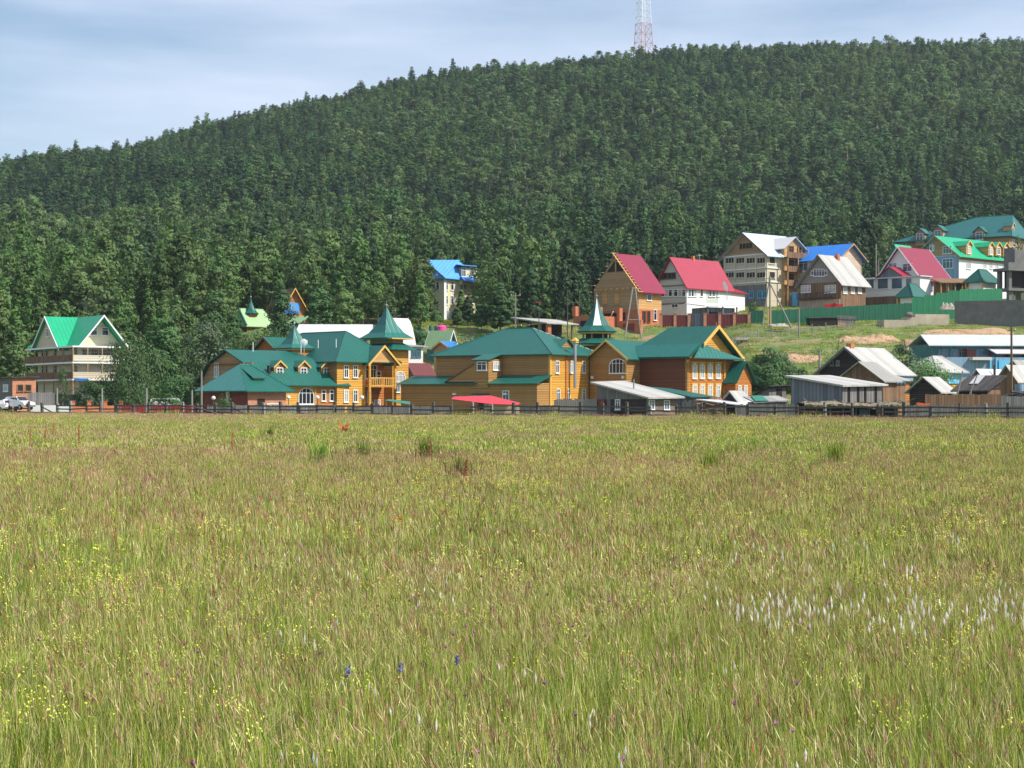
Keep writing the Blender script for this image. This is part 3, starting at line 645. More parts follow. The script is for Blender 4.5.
# -- tall spire tower
h = House('hotel_turret', 'tall teal spire tower with arched window at the right end of the golden hotel', 'turret', 392.5, 246.5, 45, 0)
W = h.lx(408.5); D = 6.2
h.block(0, W, 0, D, -1, h.lz(350), 'log')
MB().box(-.03, W+.03, -.03, D+.03, h.lz(364), h.lz(363)).build('band', 'trim', h.o)
zs = h.lz(349); cx = cy = W/2
MB().add([(-1, -1, zs-.1), (W+1, -1, zs-.1), (W+1, D+1, zs-.1), (-1, D+1, zs-.1), (.5, .5, zs+.9), (W-.5, .5, zs+.9), (W-.5, D-.5, zs+.9), (.5, D-.5, zs+.9)],
         [(0,3,2,1),(4,5,6,7),(0,1,5,4),(1,2,6,5),(2,3,7,6),(3,0,4,7)]).build('skirt_roof', 'teal', h.o)
h.block(.55, W-.55, .55, D-.55, zs, h.lz(337), 'timber_b', 'lantern_wall')
h.flare(W/2, D/2, 4.0, h.lz(337.5), h.lz(306), 'teal_new', 4, R(45))
MB().box(-.5, W+.5, -.5, D+.5, h.lz(339), h.lz(337.9)).build('cornice', 'trim', h.o)
h.winp('F', 400, 378, 2.0, 2.0, arch=True, mull=2); h.winp('F', 397.5, 387, .9, 1.6)
# ================================================================ OTHER BUILDINGS
# -- white guest house at far left
h = House('guest_house', 'cream three-storey guest house with bright green cross-gabled roof and balconies, far left', 'house', 79, 240, 35, 0)
W, D = h.lx(127), h.ly(38); ze = h.lz(346)
h.block(0, W, 0, D, 2.8, ze, 'cream'); h.block(0.02, W-.02, .02, D-.02, -1, 2.79, 'concrete', 'basement_wall')
rg = h.gable(0, W, 0.0, D, ze-.5, ze, h.lz(316, W/2, 0), 'y', 'cream', 'green', .35, trim='white', walls=False)
zr = h.lz(316, W/2, 0)
MB().ext([(0.02, 1.6, ze), (W-.02, 1.6, ze), (W/2, 1.6, zr-.2)], [(0.02, D, ze), (W-.02, D, ze), (W/2, D, zr-.2)]).build('gable', 'cream', h.o)
ya = (h.ly(66)+h.ly(41))/2; yw = 3.6                                  # cross gable on the shaded side
zc = h.lz(316.5, -1, h.ly(54)); ym = h.ly(54); y_a, y_b = h.ly(67), h.ly(41)
kk = (zc-ze)/(y_b-ym); r = MB()
r.slab([(-1.4, y_a-.6, ze-.4), (-1.4, ym, zc), (W/2, ym, zc), (W/2, y_a-.6, ze-.4)], .14)
r.slab([(-1.4, ym, zc), (-1.4, y_b+.6, ze-.4), (W/2, y_b+.6, ze-.4), (W/2, ym, zc)], .14)
r.build('cross_roof', 'green', h.o)
MB().ext([(-.9, y_a, ze), (-.9, y_b, ze), (-.9, ym, zc-.2)], [(W/2, y_a, ze), (W/2, y_b, ze), (W/2, ym, zc-.2)]).build('cross_gable', 'cream2', h.o)
for a, b in ((y_a-.6, ym), (y_b+.6, ym)):
    lo = [(-1.5, a, ze-.6), (-1.5, a, ze-.35), (-1.5, b, zc+.05), (-1.5, b, zc-.25)]
    MB().ext(lo, [(-1.41, q, c) for p_, q, c in lo]).build('bargeboard', 'white', h.o)
MB().slab([(-1.2, y_b+.4, ze+.3), (W*.3, y_b+.4, ze+2.8), (W*.3, D+.4, ze+2.8), (-1.2, D+1.6, ze+.1)], .14).build('side_roof', 'green', h.o)
for z in (ze, h.lz(362), h.lz(379)):
    b = MB().box(-1.5, -.02, -.1, D+1.4, z-.22, z).box(-1.5, W+.2, -1.5, -.12, z-.22, z).build('balcony', 'white', h.o)
    if z < ze-1:
        rl = MB().box(-1.5, -1.44, -1.4, D+1.4, z+.1, z+1.0); rl.build('balcony_railing', 'brownb' if z < 99 else 'trim', b)
        MB().box(-1.4, W+.2, -1.5, -1.44, z+.1, z+.95).build('balcony_railing', 'cream' if z > 5 else 'cream2', b)
for i in range(6):
    y = -1.4+(D+2.6)*i/5; MB().box(-1.47, -1.33, y-.07, y+.07, 2.8, ze-.2).build('balcony_post', 'timber_b', h.o)
for i in range(1, 5): MB().box(-1.4+(W+1.4)*i/4-.07, -1.4+(W+1.4)*i/4+.07, -1.47, -1.33, h.lz(379), ze-.2).build('balcony_post', 'timber_b', h.o)
for py in (354, 370): 
    for px in (43, 47, 56, 63.5, 73, 76.5): h.winp('L', px, py, .85, 1.3, mull=0, frame='cream2')
h.win('F', W/2-.8, ze+2.2, 1.1, 1.2, off=1.6, mull=0); h.win('F', W/2+.9, ze+2.2, 1.1, 1.2, off=1.6, mull=0)
h.win('L', ym, ze+2.2, 1.0, 1.3, off=-.9, mull=1)
for px in (86, 94, 102, 110): h.winp('F', px, 354, 1.3, 1.4, frame='cream2')
MB().box(-1.2, .7, -1.75, -1.52, h.lz(381), h.lz(378.5)).build('sign_board', 'bluep', h.o)

# -- brick outbuilding beside it
h = House('brick_outbuilding', 'small unfinished pinkish brick outbuilding with flat slanting roof beside the green-roofed guest house', 'outbuilding', 12.5, 236, 48, 0)
W = h.lx(36); h.block(0, W, 0, 7, -1, h.lz(378), 'brick_p'); h.block(-.02, 0, .1, 6.9, 0, h.lz(379), 'concrete', 'side_wall')
h.mono([(-.4, -.4, h.lz(377)), (W+.4, -.4, h.lz(376)), (W+.4, 7.4, h.lz(376)), (-.4, 7.4, h.lz(379))], 'darkroof')
for px in (20, 28): h.winp('F', px, 388, 1.0, 1.0, frame='brownb', pane='darkin', mull=0, bar=False)
h.winp('L', 6, 388, 1.2, 1.0, off=-.02, frame='white', mull=0)

# -- timber and brick house under construction
h = House('timber_house', 'unfinished tan timber house on brick ground floor with steep raspberry roof and open rafters', 'house', 638.5, 305, 45)
W, D = h.lx(661.5), h.ly(594); ze = h.lz(286.5); zf = h.lz(309)
h.block(0, W, 0, D, zf, ze, 'timber'); h.block(.03, W-.03, .03, D-.03, -3, zf-.01, 'brick', 'brick_wall')
h.block(-.03, 0, .1, D-.1, zf+.05, ze, 'timber_b', 'wall_cladding', 'greyer shaded timber side')  # greyer layer has the shade of this side in its colour
ym = D/2; zr = h.lz(253.5, 0, ym)
MB().ext([(0.02, 0, ze), (0.02, D, ze), (.02, ym, zr-.3)], [(.4, 0, ze), (.4, D, ze), (.4, ym, zr-.3)]).build('gable', 'timber_b', h.o)
k = (zr-ze)/ym; o = .9
MB().slab([(-.2, -o, ze-o*k), (W+.5, -o, ze-o*k), (W+.5, ym, zr), (-.2, ym, zr)], .15).slab([(-.2, ym, zr), (W+.5, ym, zr), (W+.5, D+o, ze-o*k), (1.5, D+o, ze-o*k), ], .15).build('roof', 'red', h.o)
for i in range(14):                                                   # rafter ends and battens
    t_ = i/13; y = -o-.2+(ym+o+.2)*t_; z = ze-o*k+(zr-ze+o*k)*t_+.1
    MB().box(-1.3, -.2, y-.07, y+.07, z-.12, z).build('batten_end', 'timber', h.o)
    if i % 2: MB().box(-1.1, 0, D-y-.06, D-y+.06, z-.15, z-.02).build('batten_end', 'timber_b', h.o)
MB().slab([(-1.0, -o, ze-o*k+.1), (-.8, -o, ze-o*k+.1), (-.8, ym, zr+.1), (-1.0, ym, zr+.1)], .1).build('bargeboard', 'trim', h.o)
MB().ext([(-.06, ym-2.2, zr-3.3), (-.06, ym+2.2, zr-3.3), (-.06, ym, zr-1.0)], [(-.035, ym-2.2, zr-3.3), (-.035, ym+2.2, zr-3.3), (-.035, ym, zr-1.0)]).build('attic_opening', 'darkin', h.o)  # dark sheet painted as the shade inside the attic
MB().box(-.12, -.065, ym-.15, ym+.15, zr-3.6, zr-.8).build('attic_post', 'timber_b', h.o)
for i in range(8): MB().box(-.5, -.04, .7+i*(D-1.4)/7-.15, .7+i*(D-1.4)/7+.15, ze-.35, ze-.1).build('beam_end', 'trim', h.o)
h.winp('F', 649, 296, 1.3, 1.7, mull=0)
for px in (644, 648.5): h.winp('F', px, 317, .9, 2.2, frame='brick_d', pane='darkin', mull=0, bar=False, sill=False)
h.winp('F', 655, 315, .9, 2.0, mull=0)
for px in (605, 617): h.winp('L', px, 299, 1.2, 1.9, frame='timber', pane='timber', mull=0, bar=False, off=-.03)
h.winp('L', 614, 318, 5.5, 1.9, frame='brick_d', pane='darkin', mull=0, bar=False)

# brick annex walls in front
h = House('brick_wall_shell', 'roofless orange brick wall shell left of the timber house under construction', 'brick shell', 600, 298, 45)
a = h.ly(573, 0); zt = h.lz(315)
h.block(0, .4, 0, a, -3, zt, 'brick'); h.block(.42, 5, 0, .4, -3, h.lz(316), 'brick')
for y, py in ((a-.7, 305), (.0, 307)): h.block(-.1, .7, y, y+.8, zt-.02, h.lz(py), 'brick', 'pier')
h.block(-.02, 0, a*.35, a*.75, h.lz(327), h.lz(320), 'darkin', 'opening')  # flat dark sheet stands in for shade behind the wall
# brick piers right
h = House('brick_porch', 'orange brick porch with diagonal plank in front of the unfinished timber house', 'brick porch', 641, 297, 45)
h.block(0, .5, 0, h.ly(618), -3, h.lz(320), 'brick'); h.block(-.1, .7, h.ly(620), h.ly(617), -3, h.lz(307), 'brick', 'pier')
h.block(-.03, -.002, 1.5, 4.2, h.lz(337), h.lz(323), 'brick_d', 'gate')
h.mono([(-.6, h.ly(609), h.lz(323)), (-.35, h.ly(609), h.lz(323)), (-.35, h.ly(615), h.lz(310)), (-.6, h.ly(615), h.lz(310))], 'white', .1, 'plank')

# -- white house with red roof
h = House('white_house', 'pale green-grey house with wide rose-red roof beside the unfinished timber house', 'house', 686.5, 318, 45)
W, D = h.lx(731), h.ly(657); ze = h.lz(284.5)
h.gable(0, W, 0, D, -3, ze, h.lz(258, 0, D/2), 'x', 'paleblu', 'redpink', .6, trim='brick_d')
zf = h.lz(303); a1 = h.lx(706); a2 = h.lx(718)
MB().box(0.05, a1, -.04, -.002, -1, ze-.1).box(a2, W, -.04, -.002, -1, ze-.1).build('plaster_panel', 'plaster', h.o)
h.block(-.04, -.002, .1, D-.1, -2, zf, 'plaster', 'lower_wall')
MB().box(-.12, -.01, 0, D, ze-.15, ze+.02).box(-.14, -.045, 0, D, zf-.1, zf+.1).build('string_course', 'brownb', h.o)
for px in (663, 666.5, 670.5, 676, 680, 684): h.winp('L', px, 293, 1.0, 1.35, mull=0, frame='white')
h.winp('L', 667.5, 276, 4.2, 1.2, frame='brownb', pane='darkin', mull=3, bar=False)
h.winp('L', 675, 305.5, 1.6, .8, frame='white', off=-.04)
for px in (689.5, 692.3, 695, 701.5, 710, 713.5, 718): h.winp('F', px, 293, .85, 1.4, mull=0, off=-.04 if px < 705 else 0)
h.block(W+.02, W+9, 3.5, D-.5, -3, h.lz(291, W, 3), 'plaster', 'annex')
h.mono([(W-.5, 3, h.lz(290, W, 3)), (W+9.5, 3, h.lz(290, W, 3)-.3), (W+9.5, D-1, h.lz(290, W, 3)+.8), (W-.5, D-1, h.lz(290, W, 3)+.8)], 'redpink', .14, 'annex_roof')
MB().box(W*.45, W*.45+.5, D/2-.3, D/2+.3, h.lz(262, 0, D/2), h.lz(254, 0, D/2)).build('chimney', 'brick', h.o)
MB().tube((W*.62, D/2, h.lz(258, 0, D/2)), (W*.62, D/2, h.lz(251, 0, D/2)), .06).box(W*.62-.5, W*.62+.5, D/2-.03, D/2+.03, h.lz(253, 0, D/2), h.lz(252.4, 0, D/2)).build('aerial', 'steel', h.o)
# lean-to store in front of it
h = House('open_store', 'low open store with flat white roof in front of the rose-red roofed house', 'store shed', 707, 304, 30)
W = h.lx(737); zt = h.lz(306)
h.block(0.3, W-.3, .3, 5, -2, zt-.2, 'greyblue'); h.block(.5, W-3, .27, .3, 0, zt-1, 'darkin', 'opening')  # opening is a dark sheet with the store's inner shade painted in
h.mono([(-1, -.6, zt), (W+1, -.6, zt+.3), (W+1, 5.5, zt+.95), (-1, 5.5, zt+.75)], 'whiteroof', .15)
for x in (0, W*.5, W-.2): MB().box(x-.1, x+.1, -.3, -.1, -1, zt-.05).build('post', 'greyblue', h.o)
d = thing('satellite_dish', 'large white satellite dish tilted at the end of the rose-red roof', 'satellite dish', (X(727, 312), 312, Z(300, 312)))
MB().tube((0, 0, 0), (0, 0, 2), .07).build('mast', 'steel', d)
dm = MB(); n = 16
for j in range(4):
    r_ = .27*j
    for i in range(n):
        v = Vector((r_*math.cos(2*math.pi*i/n), -r_*r_*.2, r_*1.2*math.sin(2*math.pi*i/n))); v.rotate(Matrix.Rotation(R(-72), 3, 'Z')); v.rotate(Matrix.Rotation(R(-20), 3, 'Y'))
        dm.v.append((v.x-.2, v.y, v.z+2.6))
for j in range(3):
    for i in range(n): dm.f.append((j*n+i, j*n+(i+1) % n, (j+1)*n+(i+1) % n, (j+1)*n+i)); dm.mi.append(0)
dm.build('reflector', 'white', d, fix=False)

# -- tall beige hotel
h = House('guest_house', 'tall beige guest house with rows of dark loggia openings and pale blue and white roof', 'house', 767, 342, 40)
W, D = h.lx(779), h.ly(723.5); ze = h.lz(253.5)
zr = h.lz(233.5, 0, D/2)
h.gable(0, W+8, 0, D, -3, ze, zr, 'x', 'cream2', 'paleblue', .9, trim='brownb')
MB().ext([(-.05, .1, ze), (-.05, D-.1, ze), (-.05, D/2, zr-.15)], [(-.002, .1, ze), (-.002, D-.1, ze), (-.002, D/2, zr-.15)]).build('gable', 'timber_b', h.o)
z3 = h.lz(284)
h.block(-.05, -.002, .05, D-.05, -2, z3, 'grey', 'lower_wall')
for py in (267.5, 281.5, 253.5): MB().box(-.2, -.06, -.2, D+.1, h.lz(py)-.12, h.lz(py)+.12).box(-.2, W, -.2, -.05, h.lz(py)-.12, h.lz(py)+.12).build('string_course', 'white', h.o)
for py in (260.5, 275):
    for px in (730, 740.5, 751, 761.5): h.winp('L', px, py, 2.4, 1.25, frame='cream', pane='darkin', mull=2, bar=False)
    h.winp('F', 772, py, 1.8, 1.4, frame='cream', pane='darkin', mull=0, bar=False)
for px in (725, 735.4, 745.8, 756.3, 766): 
    a = h.ly(px); MB().box(-.22, -.06, a-.1, a+.1, z3, ze-.15).build('pilaster', 'cream', h.o)
h.winp('L', 746, 246, 3.6, 1.3, frame='timber_b', pane='darkin', mull=3, bar=False, off=-.05)
for px in (744, 751.5, 760, 765): h.winp('L', px, 294.5, 1.2, 1.5, frame='shutter', pane='glass_b', off=-.05)
h.block(-.08, -.055, h.ly(738), h.ly(734.5), h.lz(303), h.lz(288), 'shutter', 'door')
# white cross dormer on its roof, and side wing of balconies
a0, a1 = h.lx(784, 2), h.lx(797, 2)
w0 = W+1; w1 = W+6.6
h.block(w0, w1, -.6, 3, -3, h.lz(246, w0, 0), 'timber', 'dormer_bay')
zb_ = h.lz(246, w0, 0); zm = h.lz(237, (w0+w1)/2, 0)
MB().ext([(w0, -.6, zb_), (w1, -.6, zb_), ((w0+w1)/2, -.6, zm-.2)], [(w0, 3, zb_), (w1, 3, zb_), ((w0+w1)/2, 3, zm-.2)]).build('dormer_gable', 'timber_b', h.o)
MB().slab([(w0-.9, -1.2, zb_-.6), ((w0+w1)/2, -1.2, zm), ((w0+w1)/2, D/2, zm), (w0-.9, D/2, zb_-.6)], .15).build('dormer_roof', 'whiteroof', h.o)
MB().slab([((w0+w1)/2, -1.2, zm), (w1+.9, -1.2, zb_-.6), (w1+.9, D/2, zb_-.6), ((w0+w1)/2, D/2, zm)], .15).build('dormer_roof', 'paleblue', h.o)
for py in (257, 271, 285): 
    z = h.lz(py, w0, 0)
    b = h.block(w0-.5, w1+.3, -1.9, -.62, z-.25, z, 'brownb', 'balcony')
    MB().box(w0-.5, w1+.3, -1.9, -1.84, z, z+.95).build('railing', 'brownb', b)
    h.win('F', w0+2, z+1.4, 1.6, 1.8, off=-.6, frame='brownb', pane='darkin'); h.win('F', w0+4.5, z+1.2, 1.3, 2.0, off=-.6, frame='brownb', pane='darkin')
for x in (w0-.4, (w0+w1)/2, w1+.2): MB().box(x-.1, x+.1, -1.88, -1.7, -2, h.lz(247, w0, 0)).build('balcony_post', 'timber_b', h.o)
h.block(w0, w1-1, -2.2, -1.92, -2, h.lz(293, w0, -2), 'concrete', 'basement_wall')
h.block(w0+.5, w0+2.1, -2.26, -2.21, h.lz(306, w0, -2), h.lz(292, w0, -2), 'shutter', 'door')

# -- blue roofed building behind
h = House('blue_roofed_house', 'tan timber house under bright blue roof just right of the tall beige house', 'house', 838, 340, 45)
W, D = h.lx(862), h.ly(787); ze = h.lz(257)
h.gable(0, W, 0, D, -3, ze, h.lz(244.5, W/2, 0), 'y', 'paleboard', 'blue', .9, trim='timber_b')
h.winp('L', 803.5, 265.5, 2.4, 2.4, frame='white', mull=1); h.winp('L', 799, 283, 1.5, 1.5, frame='white')
# -- old plank house with white roof
h = House('plank_house', 'brown plank house with steep white slate roof and a band of white attic windows', 'house', 841, 322, 42)
W, D = h.lx(865.5), h.ly(800); ze = h.lz(281.5)
h.gable(0, W, 0, D, -3, ze, h.lz(255.5, 0, D/2), 'x', 'brownb', 'slate', .8, trim='grey')
MB().ext([(-.05, .1, ze), (-.05, D-.1, ze), (-.05, D/2, h.lz(256, 0, D/2)-.2)], [(-.002, .1, ze), (-.002, D-.1, ze), (-.002, D/2, h.lz(256, 0, D/2)-.2)]).build('gable', 'post', h.o)
for i, px in enumerate(rowx(812.5, 826, 6)): h.winp('L', px, 272.5, .75, 1.5 if 0 < i < 5 else 1.1, arch=True, mull=0, off=-.05, pane='glass_b')
for px, w in ((806, 2.4), (830.5, 2.6)): h.winp('L', px, 289, w, 1.5, mull=2, pane='curtain')
for px in (845, 852.5, 859.5): h.winp('F', px, 289.5, 1.2, 1.6, pane='curtain')
h.block(-.3, -.06, .1, D-.1, -2, h.lz(299), 'concrete_l', 'plinth')
MB().box(W*.55, W*.55+.7, D/2-.9, D/2-.3, h.lz(262, 0, D/2), h.lz(253, 0, D/2)).build('chimney', 'brick', h.o)
b = MB().box(-1.6, -.32, D*.15, D*.95, h.lz(297.5), h.lz(296.5)); [b.box(-1.6, -1.5, D*(.15+.08*i), D*(.15+.08*i)+.1, h.lz(296.5), h.lz(292)) for i in range(11)]; b.box(-1.62, -1.48, D*.15, D*.95, h.lz(292.2), h.lz(291.6))
b.build('veranda_railing', 'darkroof', h.o)

# -- white house with purple-red roof
h = House('white_house', 'white gabled house with steep purple-red roof and glazed veranda', 'house', 921.5, 330, 42)
W, D = h.lx(949), h.ly(878); ze = h.lz(277)
h.gable(0, W, 0, D, -3, ze, h.lz(247.5, 0, D/2), 'x', 'plaster', 'red', .7, trim='white')
h.winp('L', 907.5, 267.5, 2.2, 1.6, pane='glass_b'); h.winp('L', 893, 266, 1.9, 1.2, pane='glass_b')
xv = -3.6; yv0, yv1 = h.ly(920, xv), h.ly(862.5, xv); zv = h.lz(276, xv, yv0)
h.block(xv, -.02, yv0, yv1, -3, zv, 'plaster', 'veranda')
h.mono([(xv-.4, yv0-.4, zv+.12), (0, yv0-.4, zv+.12), (0, yv1+.4, zv+.12), (xv-.4, yv1+.4, zv+.12)], 'whiteroof', .2, 'veranda_roof')
for px in (869, 883, 897, 909): h.winp('L', px, 283.5, 2.6 if px < 905 else 1.5, 2.2, off=xv, pane='glass_b', mull=1 if px == 869 else 0, bar=False)
h.block(xv-.03, xv-.001, yv0, yv1, -2, h.lz(294.5, xv, yv0), 'brownb', 'plinth')
y0, y1 = h.ly(903, xv+.3), h.ly(877, xv+.3); ym = (y0+y1)/2; zz = h.lz(266.5, xv, ym)
MB().slab([(xv, y0-.3, zv+.15), (1, y0-.3, zv+.15), (1, ym, zz), (xv, ym, zz)], .12).slab([(xv, ym, zz), (1, ym, zz), (1, y1+.3, zv+.15), (xv, y1+.3, zv+.15)], .12).build('porch_roof', 'redpink', h.o)
MB().ext([(xv+.3, y0, zv+.12), (xv+.3, y1, zv+.12), (xv+.3, ym, zz-.15)], [(xv+.5, y0, zv+.12), (xv+.5, y1, zv+.12), (xv+.5, ym, zz-.15)]).build('porch_gable', 'greyblue', h.o)
h.winp('F', 929, 286, 2.2, 1.8, pane='glass_b', frame='bluep'); h.winp('F', 940, 287, 1.6, 1.6, pane='curtain')
MB().box(-.1, W+.2, -.1, -.004, ze-.7, ze-.1).build('fascia', 'bluep', h.o)

# -- wooden porch row right of it
h = House('open_shelter', 'long open timber shelter with brown posts between the purple-red roof and the teal gazebo', 'shelter', 941, 326, 20)
W = h.lx(976); zt = h.lz(281); h.block(0, W, 2.2, 2.5, -2, zt, 'log_b')
h.mono([(-.5, -.5, zt-.3), (W+.5, -.5, zt-.1), (W+.5, 3, zt+.9), (-.5, 3, zt+.7)], 'brownb', .15)
for i in range(6): MB().box(W*i/5-.12, W*i/5+.12, -.12, .12, -2, zt-.3).build('post', 'log_b', h.o)
h.winp('F', 949, 288, 1.3, 2.0, off=2.2, pane='curtain'); h.winp('F', 958, 288, 1.4, 2.0, off=2.2, frame='fencegreen', pane='fencegreen', mull=0, bar=False)
MB().box(-.1, W, -.08, .0, 0, 1.2).build('railing', 'brownb', h.o)

# -- gazebos
def gazebo(label, pc, Y, pl, pr, peave, papex, wallm='white', group=None):
    h = House('gazebo', label, 'gazebo', pc, Y, 45)
    W, D = h.lx(pr), h.ly(pl); ze = h.lz(peave)
    h.block(.7, W-.7, .7, D-.7, -2, ze-.1, wallm)
    h.hip(0, W, 0, D, ze, h.lz(papex, W/2, D/2), 'teal', .1, ra=D/2 if W > D else W/2)
    for x, y in ((.3, .3), (W-.3, .3), (.3, D-.3)): MB().box(x-.1, x+.1, y-.1, y+.1, -2, ze-.12).build('post', 'trim', h.o)
    return h
gazebo('small gazebo with low teal pyramid roof in front of the white veranda', 913, 318, 895, 930, 296.3, 283.5)
gazebo('larger gazebo with teal pyramid roof beside the green sheet fence and concrete frame', 983, 322, 963.5, 1001, 281.5, 269.5)

# -- white hotel with green roof and dormers
h = House('hotel_building', 'white hotel with vivid green roof, orange eaves and a row of gabled dormers', 'building', 959, 352, 42)
W, D = h.lx(1009), h.ly(915); ze = h.lz(254.5)
h.gable(0, W, 0, D, -3, ze, h.lz(236.5, 0, D/2), 'x', 'plaster', 'green', .8, trim='timber_b')
MB().ext([(-.05, .1, ze), (-.05, D-.1, ze), (-.05, D/2, h.lz(236.5, 0, D/2)-.2)], [(-.002, .1, ze), (-.002, D-.1, ze), (-.002, D/2, h.lz(236.5, 0, D/2)-.2)]).build('gable', 'timber_b', h.o)
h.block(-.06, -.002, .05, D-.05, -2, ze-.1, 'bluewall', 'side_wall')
MB().box(0, W, -.15, -.004, ze-1.0, ze-.2).build('eave_band', 'log_r', h.o)
for px, py in ((969, 250), (991, 251), (998.5, 251), (1006, 251.5)): h.dormer(px, py, 'green', 'timber', w=2.0, h=2.0, dep=4, off=-.2, ww=1.1, wh=1.6)
for px in (968.5, 985, 991, 997, 1003.5): h.winp('F', px, 264.5, 1.7 if px < 970 else 1.0, 1.9, pane='curtain')
for px in (928.5, 947.5): h.winp('L', px, 248 if px < 940 else 250, 2.2, 1.6, off=-.06, pane='glass_b', mull=2)
h.winp('L', 948, 263.5, 2.6, 2.1, off=-.06, pane='glass_b', mull=2); h.winp('L', 932, 248, 1.2, 1.2, off=-.06, pane='curtain')
# -- big teal roofed hotel behind
h = House('hotel_building', 'very long tan hotel under a huge dusty teal roof, highest building at the forest edge', 'building', 1009, 395, 55)
D = h.ly(897); W = 14; ze = h.lz(236)
h.block(0, W, 0, D, -4, ze, 'timber_b')
zr = h.lz(216.5, W/2, W/2)
h.hip(0, W, 0, D, ze, zr, 'teal_far', 1.0, ra=2.5, rb=W*1.3, axis='y')
for px, py in ((920, 237.5), (938, 234.5), (979.5, 236)):
    a = h.ly(px, -.5); z = h.lz(py, -.5, a)
    MB().ext([(-.6, a-1.2, z-2), (-.6, a+1.2, z-2), (-.6, a+1.2, z+1.1), (-.6, a, z+2.1), (-.6, a-1.2, z+1.1)], [(3, a-1.2, z-2), (3, a+1.2, z-2), (3, a+1.2, z+1.1), (3, a, z+2.1), (3, a-1.2, z+1.1)]).build('dormer', 'timber_b', h.o)
    h.win('L', a, z, 1.7, 1.9, off=-.6, pane='glass_b')
    MB().slab([(-1, a-1.6, z+.9), (3, a-1.6, z+.9), (3, a, z+2.3), (-1, a, z+2.3)], .1).slab([(-1, a, z+2.3), (3, a, z+2.3), (3, a+1.6, z+.9), (-1, a+1.6, z+.9)], .1).build('dormer_roof', 'teal_far', h.o)
h.dormer(1013, 229, 'teal_far', 'timber', w=1.8, h=1.5, dep=2, off=-.3, ww=1.2, wh=1.2)
for px in (1013, 1019): h.winp('F', px, 243, 1.2, 1.8)
for px in (903, 990, 1000): h.winp('L', px, 246, 1.6, 1.6, pane='glass_b')
h = House('blue_shed', 'low shed with bright green roof and blue wall tucked between purple-red roof and dark trees', 'shed', 903, 352, 45)
W, D = h.lx(917), h.ly(888); ze = h.lz(252)
h.gable(0, W, 0, D, -4, ze-2, h.lz(245, 0, D/2), 'x', 'bluewall', 'green', .5)

# -- unfinished concrete frame at right edge
h = House('unfinished_building', 'unfinished dark concrete building skeleton on columns at the right edge of the hillside', 'building', 1009, 318, 25)
W, D = 14, 3.4; z1, z2, z3 = h.lz(288), h.lz(268), h.lz(249)
for z, e in ((z1, .5), (z2, .9)): h.block(-e, W, -e, D, z-.5, z, 'concrete', 'floor_slab')
for x in (0, 4.5, 9): 
    for y in (0, 2.6): h.block(x, x+.7, y, y+.7, -3, z1-.51, 'concrete', 'column'); h.block(x, x+.7, y, y+.7, z1+.01, z2-.51, 'concrete', 'column')
h.block(1, W-.5, .9, 2.4, z1+.01, z2-.52, 'darkin', 'infill_wall')
h.block(1.4, 6, .0, .4, z2+.01, z3, 'concrete', 'wall'); h.block(1.4, 1.8, .41, 3, z2+.01, z3+.4, 'concrete', 'wall'); h.block(8, W, 0, .4, z2+.01, z3-.5, 'concrete', 'wall')
h.block(-.9, 1.2, -.9, -.6, z2+.02, z2+1.0, 'concrete', 'parapet')

# -- yellow house in the forest
h = House('yellow_house', 'tall pale yellow house with sky blue roof standing alone among the dark conifers', 'house', 444, 330, 55)
W, D = h.lx(478), h.ly(431); ze = h.lz(278)
h.block(0, W, 0, D, -4, ze, 'paleyellow'); zr = h.lz(262, W/2, W/2)
h.hip(0, W, 0, D, ze, zr, 'skyblue', .8, ra=1.5, rb=1.5, axis='y')
h.mono([(-.9, D+.8, zr-.1), (-.9, -.8, ze+.1), (W*.35, -.9, zr), (W*.35, D+.8, zr)], 'skyblue', .12, 'roof_side')
xm = h.lx(458.5); h.block(xm, W-.3, -.9, 4, ze-1, h.lz(266), 'paleyellow', 'bay')
zb = h.lz(265, xm, 0); h.mono([(xm-1.2, -1.6, zb-.1), (W+.6, -1.6, zb+.1), (W+.6, 4, zb+.5), (xm-1.2, 4, zb+.5)], 'skyblue', .15, 'bay_roof')
zb = h.lz(279.5, xm, 0); h.mono([(xm-.9, -2.2, zb-.4), (W+.4, -2.2, zb-.4), (W+.1, -.93, zb+.6), (xm-.6, -.93, zb+.6)], 'blue', .12, 'pent_roof')
h.winp('F', 463.5, 272, 1.4, 1.9, off=-.9, pane='glass_b'); h.winp('F', 471.5, 272, 1.3, 1.9, off=-.9)
for py in (286, 300): h.winp('F', 452, py, 1.0, 1.7, mull=0); h.winp('F', 446.5, py, .8, 1.7, mull=0)
for px in (461, 465): h.winp('F', px, 286, 1.0, 1.5)
h.winp('F', 472, 286, 1.0, 1.5); h.winp('F', 472, 300, 1.0, 1.5)
for px in (434.5, 437.5): h.winp('L', px, 286, 1.0, 1.6, mull=0)
h.block(h.lx(447), W-.1, -.06, -.003, -3, h.lz(311), 'bluewall', 'basement_wall'); h.winp('F', 450.5, 315, 1.5, 1.3, off=-.06)
MB().box(-.1, h.lx(446), -.12, -.004, -3, ze-.1).build('corner_pilaster', 'white', h.o)

